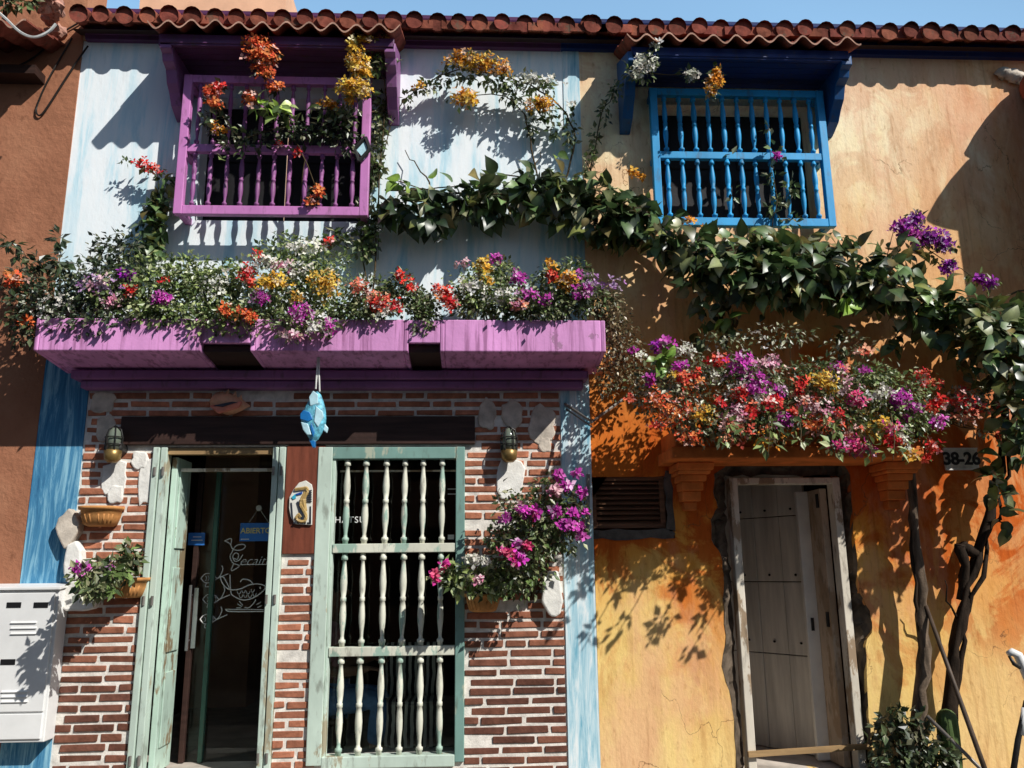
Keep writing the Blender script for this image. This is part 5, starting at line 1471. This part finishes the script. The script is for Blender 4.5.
shrub('creeper', 'slim leafy runner with one magenta flower on the blue window bars', 'plant', (X(772, 228, -.18), -.17, UZ0 + .06),
      [B(768, 128, 6, 6, -.20, .03), B(772, 150, 8, 9, -.20, .03), B(772, 175, 7, 14, -.20, .03), B(775, 205, 9, 14, -.20, .03), B(790, 220, 14, 6, -.2, .03), B(732, 155, 5, 6, -.2, .03), B(735, 195, 5, 8, -.2, .02), B(790, 190, 8, 14, -.2, .02)], 110, .06, 'mid', [('magenta', [B(777, 157, 5, 4, -.25, .02)], 16)], stem_r=.004, paths=[[(772, 228, -.18), (778, 200, -.19), (771, 170, -.2), (768, 125, -.2)]])


# --- wall pots
def half_pot(px, py, w2, h, label):
    p = at(px, py, -.12)
    o = empty('wall_pot', (p[0], -.015, p[2] - h / 2), label, 'pot', 'half round terracotta pots on the brick wall')
    mb = MB(); mb.smooth = True
    n = 16; vs = []
    prof = [(-h * .5, .62), (-h * .42, .80), (0, .95), (h * .32, 1.0), (h * .34, 1.10), (h * .5, 1.12), (h * .5, .96), (h * .3, .92)]
    for (z_, k) in prof:
        for j in range(n + 1):
            t = math.pi * j / n
            ce = 1 if abs(math.sin(t)) > .0 else 1
            q = abs(math.cos(t)) ** .7 * (1 if math.cos(t) > 0 else -1)
            vs.append((p[0] + w2 * k * q, -.012 - .15 * k * math.sin(t) ** .7, p[2] + z_))
    W = n + 1
    mb.add(vs, [(r * W + j + 1, r * W + j, (r + 1) * W + j, (r + 1) * W + j + 1) for r in range(len(prof) - 1) for j in range(n)])
    mb.add(vs[:W], [tuple(range(W))])
    for k in range(8):
        t = math.pi * (.2 + .6 * k / 7); q = abs(math.cos(t)) ** .7 * (1 if math.cos(t) > 0 else -1)
        mb.tube([(p[0] + w2 * .95 * q, -.012 - .15 * .95 * math.sin(t) ** .7, p[2] + h * .1), (p[0] + w2 * .8 * q, -.012 - .15 * .82 * math.sin(t) ** .7, p[2] - h * .36)], .007, 5)
    mb.obj('bowl', 'terracotta_pot', o)
    mb = MB(); mb.prism([(p[0] + w2 * .9 * math.cos(t), -.012 - .13 * math.sin(t)) for t in [math.pi * j / 10 for j in range(11)]], 0, 1)
    mb.v = [(x, z_, p[2] + h * .36 + y * .02) for (x, y, z_) in mb.v]
    mb.obj('soil', 'soil', o)
    return p


half_pot(96, 516, .125, .13, 'empty half round terracotta pot beside the blue strip')
p2 = half_pot(122, 588, .125, .13, 'half round terracotta pot holding pink flowers left of the shop door')
p3 = half_pot(483, 603, .115, .12, 'half round terracotta pot under the flowering bush right of the shop window')
shrub('periwinkle', 'low leafy plant with pink flowers in the terracotta pot left of the door', 'plant', (p2[0], -.09, p2[2] + .05),
      [B(105, 572, 20, 12, -.36, .16), B(88, 577, 14, 12, -.52, .14), B(96, 590, 16, 8, -.58, .10), B(128, 562, 12, 16, -.2, .06), B(132, 555, 8, 10, -.18, .05), B(98, 585, 18, 8, -.28, .06)], 620, .060, 'mid', [('magenta', [B(82, 570, 6, 4, -.60, .03), B(102, 573, 7, 6, -.36, .03), B(75, 567, 4, 3, -.34, .02)], 34), ('lilac', [B(104, 570, 7, 5, -.37, .03)], 14)], stems=12, stem_r=.004, petal=.034)
shrub('periwinkle', 'white flowered leafy plant spilling out of the terracotta pot beside the shop window', 'plant', (p3[0], -.09, p3[2] + .05),
      [B(468, 578, 24, 16, -.26, .09), B(452, 575, 14, 12, -.28, .06), B(490, 582, 22, 14, -.22, .08), B(505, 572, 20, 18, -.2, .08)], 560, .055, 'light', [('white', [B(474, 558, 6, 5, -.34, .03), B(484, 562, 5, 4, -.34, .03)], 30), ('rose', [B(436, 576, 4, 4, -.34, .02), B(446, 566, 3, 3, -.34, .02)], 16), ('pink', [B(479, 580, 4, 4, -.36, .03)], 10)], stems=14, stem_r=.004, petal=.032)
pd = at(525, 615, -.06)
shrub('flowering_bush', 'large bush with magenta flowers growing from the bricks right of the shop window', 'plant', (X(530, 600, -.05), -.03, Z(530, 600, -.05)),
      [B(540, 520, 32, 26, -.28, .14), B(520, 505, 24, 18, -.26, .1), B(565, 500, 20, 18, -.26, .1), B(525, 545, 34, 24, -.28, .14), B(560, 530, 24, 24, -.26, .12), B(520, 575, 30, 22, -.24, .12), B(548, 485, 14, 10, -.24, .07), B(575, 515, 12, 20, -.24, .06), B(500, 535, 14, 14, -.26, .07)], 2300, .042, 'mid',
      [('magenta', [B(557, 474, 5, 4, -.36, .02), B(566, 486, 5, 4, -.36, .02), B(582, 493, 4, 5, -.34, .02), B(524, 513, 5, 5, -.42, .03), B(534, 512, 4, 4, -.42, .02), B(506, 517, 4, 4, -.4, .02), B(555, 511, 5, 4, -.42, .02), B(568, 525, 6, 4, -.4, .02), B(574, 514, 4, 3, -.38, .02), B(582, 513, 4, 3, -.36, .02), B(580, 527, 4, 4, -.36, .02), B(516, 544, 4, 3, -.44, .02), B(521, 557, 4, 4, -.44, .02), B(582, 536, 4, 3, -.36, .02), B(578, 472, 4, 3, -.32, .02)], 190),
       ('rose', [B(511, 553, 5, 4, -.44, .02), B(515, 562, 4, 4, -.44, .02), B(502, 551, 5, 3, -.42, .02), B(534, 516, 3, 4, -.43, .02), B(526, 545, 3, 3, -.44, .02)], 50), ('pink', [B(555, 490, 5, 4, -.38, .02), B(520, 506, 4, 4, -.4, .02)], 20)], stems=24, stem_r=.006, petal=.032)

# --- foot of the orange wall
tb = empty('woody_climber', (X(912, 768, -.14), -.14, ZP), 'tall thin grey brown stem rising past the right corbel of the ledge', 'climber')
mb = MB(); tp = [at(911, 800, -.14), at(914, 740, -.14), at(921, 690, -.15), at(924, 650, -.15), at(921, 600, -.15), at(917, 560, -.15), at(914, 520, -.15), at(911, 475, -.15), at(909, 445, -.2)]
tp[0][2] = ZP - .02
branch(mb, tp, .050, .026, .012, 9); mb.obj('stem', 'bark', tb)
mb = MB(); branch(mb, [at(921, 640, -.15), at(916, 600, -.17), at(912, 550, -.16), at(915, 500, -.15)], .014, .010, .012, 7); mb.obj('branch', 'dark_bark', tb)
shrub('shrub', 'low dark glossy shrub at the foot of the orange wall', 'shrub', (X(905, 790, -.2), -.22, ZP),
      [B(905, 725, 24, 16, -.22, .12), B(890, 735, 16, 16, -.22, .1), B(925, 745, 30, 18, -.24, .14), B(905, 760, 34, 18, -.26, .14), B(940, 762, 26, 12, -.26, .12), B(895, 718, 14, 10, -.2, .08), B(888, 785, 30, 20, -.25, .15), B(930, 790, 36, 20, -.25, .15)], 900, .062, 'dark', stems=14)
cc = at(946, 712, -.2)
cx_, cy_, cz_ = float(cc[0]), -.20, ZP
ct = empty('cactus', (cx_, cy_, cz_), 'ribbed green column cactus behind the leaning rods', 'cactus')
mb = MB(); mb.smooth = True; H = float(cc[2]) + .02 - ZP; n = 26; vs = []
prof = [(0, .8), (.3 * H, .95), (.7 * H, 1.0), (.85 * H, .97), (.93 * H, .82), (.98 * H, .5), (H, .05)]
for (h, k) in prof:
    for j in range(n):
        t = 2 * math.pi * j / n; rr = .068 * k * (1 if j % 2 else .78)
        vs.append((cx_ + rr * math.cos(t), cy_ + rr * math.sin(t), cz_ + h))
mb.add(vs, [(i * n + j, i * n + (j + 1) % n, (i + 1) * n + (j + 1) % n, (i + 1) * n + j) for i in range(len(prof) - 1) for j in range(n)])
mb.obj('body', 'cactus_skin', ct)
mb = MB(); a, b = at(926, 606, -.18), at(968, 715, -.42); c = at(987, 775, -.55)
mb.smooth = True; mb.tube([a, (a + (c - a) * .5), c + (c - a) * .25], [.013, .015, .017], 8)
tag(mb.obj('cane', 'cane'), 'long dark cane leaning on the thin grey stem', 'pole')
mb = MB(); mb.smooth = True; a, c = at(927, 716, -.30), at(986, 774, -.50); mb.tube([a, c + (c - a) * .4], [.012, .012], 8)
tag(mb.obj('rod', 'pipe_metal'), 'short thin pale rod leaning low across the shrub', 'pole')

# hand trolley at the right edge
TY = -.55
ht = empty('hand_trolley', (X(1040, 780, TY), TY, ZP), 'grey metal handle of a trolley at the lower right edge', 'trolley')
mb = MB(); mb.smooth = True
g0 = at(1012, 652, TY)
mb.tube([at(1008, 654, TY), at(1012, 652, TY), at(1018, 655, TY), at(1024, 668, TY), at(1034, 692, TY), at(1046, 720, TY)], [.018, .024, .028, .030, .030, .030], 10)
mb.obj('handle', 'grey_metal', ht)
mb = MB(); mb.smooth = True; q = at(1013, 661, TY - .02); mb.tube([at(1009, 656, TY - .025), at(1014, 664, TY - .03), at(1020, 668, TY - .025)], [.008, .012, .010], 8); mb.obj('grip', 'black_metal', ht)
mb = MB(); mb.smooth = True
mb.tube([at(1046, 720, TY), at(1060, 790, TY)], .022, 8); a, b = at(1026, 702, TY), at(1009, 790, TY); b[2] = ZP; mb.tube([at(1046, 700, TY), a, at(1018, 740, TY), b], [.014, .016, .018, .018], 8)
mb.obj('leg', 'black_metal', ht)
mb = MB(); mb.smooth = True; mb.tube([at(1025, 708, TY), at(1021, 735, TY)], .020, 8); mb.obj('sleeve', 'grey_metal', ht)

# plants on the hood at top left
shrub('weed', 'green weed growing on the tiles in the top left corner', 'plant', (hx - .25, -.4, Z(30, 20, -.5)), [B(12, 2, 14, 8, -.5, .06), B(30, 0, 10, 6, -.45, .06)], 90, .06, 'mid', stems=5)

# peach house rising behind the roof
ph = empty('peach_house', (X(215, 2, 3.0), 3.0, ZP), 'peach coloured upper wall of a house showing above the roof', 'house')
x0, x1 = X(140, 0, 3.0), X(286, 0, 3.0); zt = Z(220, -22, 3.0)
MB().box(x0, x1, 3.0, 6, ZP, zt).obj('wall', 'peach_plaster', ph)

# --- people and furniture dimly inside the shop
FLR = DZ0
tx, ty = X(385, 660, 1.2), 1.25
tbl = empty('table', (tx, ty, FLR), 'dim red topped table inside the shop behind the barred window', 'table')
MB().box(tx - .32, tx + .32, ty - .3, ty + .3, .86, .89).obj('tabletop', 'table_red', tbl, bevel=.005)
for sx_ in (-.28, .28):
    for sy_ in (-.26, .26): MB().box(tx + sx_ - .02, tx + sx_ + .02, ty + sy_ - .02, ty + sy_ + .02, FLR, .86).obj('leg', 'black_metal', tbl)
chx = X(415, 690, .62)
ch = empty('chair', (chx, .62, FLR), 'low seat with a black and white striped cover behind the barred window', 'chair')
mb = MB(); mb.box(chx - .24, chx + .2, .5, .85, .55, .60); mb.obj('seat', 'striped_cloth', ch, bevel=.02)
mb = MB(); mb.box(chx - .24, chx + .2, .80, .85, .60, .98); mb.obj('backrest', 'striped_cloth', ch, bevel=.02)
mb = MB(); mb.box(chx - .24, chx + .2, .49, .50, .25, .58); mb.obj('cover', 'striped_cloth', ch)
for sx_ in (-.21, .17):
    for sy_ in (.53, .80): MB().box(chx + sx_ - .018, chx + sx_ + .018, sy_ - .018, sy_ + .018, FLR, .55).obj('leg', 'black_metal', ch)


def skin(name, joints, edges, mat, parent, levels=2, root=0):
    me = bpy.data.meshes.new(name); base = world_of(parent)
    me.from_pydata([tuple(Vector(j[0]) - base) for j in joints], edges, [])
    o = bpy.data.objects.new(name, me); col.objects.link(o); o.parent = parent
    m = o.modifiers.new('skin', 'SKIN')
    if not me.skin_vertices: me.skin_vertices.new()
    for i, j in enumerate(joints):
        v = me.skin_vertices[0].data[i]; v.radius = (j[1], j[1] * (j[2] if len(j) > 2 else 1)); v.use_root = (i == root)
    m.use_smooth_shade = True
    s = o.modifiers.new('sub', 'SUBSURF'); s.levels = levels; s.render_levels = levels
    me.materials.append(MATS[mat]); return o


pxx = X(325, 640, .60); py_ = .62
pe = empty('person', (pxx, py_, FLR), 'person in pink top and blue jeans seated behind the barred window', 'person')
def J(dx, dy, z_): return (pxx + dx, py_ + dy, z_)
sz0 = .62
body = [(J(0, 0, sz0), .135, .9), (J(0, 0, sz0 + .16), .125, .9), (J(.01, 0, sz0 + .36), .14, .8), (J(.02, 0, sz0 + .50), .09, .9), (J(.03, 0, sz0 + .57), .052), (J(.05, 0, sz0 + .65), .072, 1.1), (J(.055, 0, sz0 + .76), .088, 1.0), (J(.05, 0, sz0 + .84), .06),
        (J(.02, -.19, sz0 + .46), .058), (J(.06, -.24, sz0 + .20), .044), (J(.26, -.20, sz0 + .20), .034), (J(.33, -.18, sz0 + .215), .030, .6),
        (J(.02, .19, sz0 + .46), .058), (J(.06, .24, sz0 + .20), .044), (J(.26, .20, sz0 + .24), .034), (J(.33, .18, sz0 + .255), .030, .6),
        (J(.02, -.10, sz0 - .02), .095), (J(.42, -.12, sz0 + .0), .070), (J(.40, -.12, sz0 - .26), .055), (J(.38, -.12, FLR + .07), .042), (J(.50, -.13, FLR + .045), .040),
        (J(.02, .10, sz0 - .02), .095), (J(.42, .12, sz0 + .0), .070), (J(.40, .12, sz0 - .26), .055), (J(.38, .12, FLR + .07), .042), (J(.50, .13, FLR + .045), .040)]
edg = [(0, 1), (1, 2), (2, 3), (3, 4), (4, 5), (5, 6), (6, 7), (3, 8), (8, 9), (9, 10), (10, 11), (3, 12), (12, 13), (13, 14), (14, 15), (0, 16), (16, 17), (17, 18), (18, 19), (19, 20), (0, 21), (21, 22), (22, 23), (23, 24), (24, 25)]
for (b0, sg) in ((11, -1), (15, 1)):
    w0 = Vector(body[b0][0])
    for k, (oy, L) in enumerate(((-.028, .075), (-.010, .085), (.010, .08), (.026, .065))):
        i = len(body)
        body += [(tuple(w0 + Vector((.035, oy, .0))), .011), (tuple(w0 + Vector((.035 + L * .55, oy, -.008))), .0095), (tuple(w0 + Vector((.035 + L, oy, -.03))), .008)]
        edg += [(b0, i), (i, i + 1), (i + 1, i + 2)]
    i = len(body); body += [(tuple(w0 + Vector((.0, -sg * .035, .0))), .012), (tuple(w0 + Vector((.05, -sg * .055, -.015))), .009)]
    edg += [(b0, i), (i, i + 1)]
skin('body', body, edg, 'skin', pe, 2)
skin('top', [(J(0, 0, sz0 + .0), .15, .92), (J(0, 0, sz0 + .16), .14, .92), (J(.01, 0, sz0 + .36), .155, .82), (J(.02, 0, sz0 + .50), .105, .9),
             (J(.02, -.19, sz0 + .46), .072), (J(.055, -.235, sz0 + .24), .060), (J(.02, .19, sz0 + .46), .072), (J(.055, .235, sz0 + .24), .060)],
     [(0, 1), (1, 2), (2, 3), (3, 4), (4, 5), (3, 6), (6, 7)], 'pink_cloth', pe)
skin('jeans', [(J(0, 0, sz0 - .01), .145, .95), (J(.02, -.10, sz0 - .02), .108), (J(.42, -.12, sz0), .083), (J(.40, -.12, sz0 - .26), .068), (J(.38, -.12, FLR + .09), .058),
               (J(.02, .10, sz0 - .02), .108), (J(.42, .12, sz0), .083), (J(.40, .12, sz0 - .26), .068), (J(.38, .12, FLR + .09), .058)],
     [(0, 1), (1, 2), (2, 3), (3, 4), (0, 5), (5, 6), (6, 7), (7, 8)], 'denim', pe)
hd = Vector(J(.05, 0, sz0 + .75))
mb = MB(); mb.smooth = True; mb.blob((hd.x - .02, hd.y, hd.z + .045), (.105, .10, .105), .03, 14, 10); mb.blob((hd.x - .075, hd.y, hd.z - .04), (.05, .085, .11), .03, 12, 8); mb.obj('hair', 'hair', pe)
mb = MB(); mb.smooth = True
mb.tube([hd + Vector((.085, 0, .02)), hd + Vector((.115, 0, -.02)), hd + Vector((.088, 0, -.03))], [.008, .014, .008], 7)
for s_ in (-1, 1): mb.blob(hd + Vector((.0, s_ * .09, -.01)), (.02, .012, .03), .05, 8, 6)
mb.obj('face', 'skin', pe)
mb = MB()
for s_ in (-1, 1): mb.blob(hd + Vector((.082, s_ * .032, .015)), (.010, .012, .008), .02, 8, 6)
mb.box(hd.x + .082, hd.x + .092, hd.y - .022, hd.y + .022, hd.z - .062, hd.z - .055)
mb.obj('eyes', 'hair', pe)
st = empty('stool', (pxx, py_, FLR), 'plain dark stool under the seated person', 'stool')
MB().box(pxx - .17, pxx + .15, py_ - .17, py_ + .17, sz0 - .17, sz0 - .13).obj('seat', 'dark_wood', st, bevel=.006)
for sx_ in (-.14, .12):
    for sy_ in (-.14, .14): MB().box(pxx + sx_ - .018, pxx + sx_ + .018, py_ + sy_ - .018, py_ + sy_ + .018, FLR, sz0 - .17).obj('leg', 'dark_wood', st)

sc.cycles.max_bounces = 6
sc.cycles.transparent_max_bounces = 12
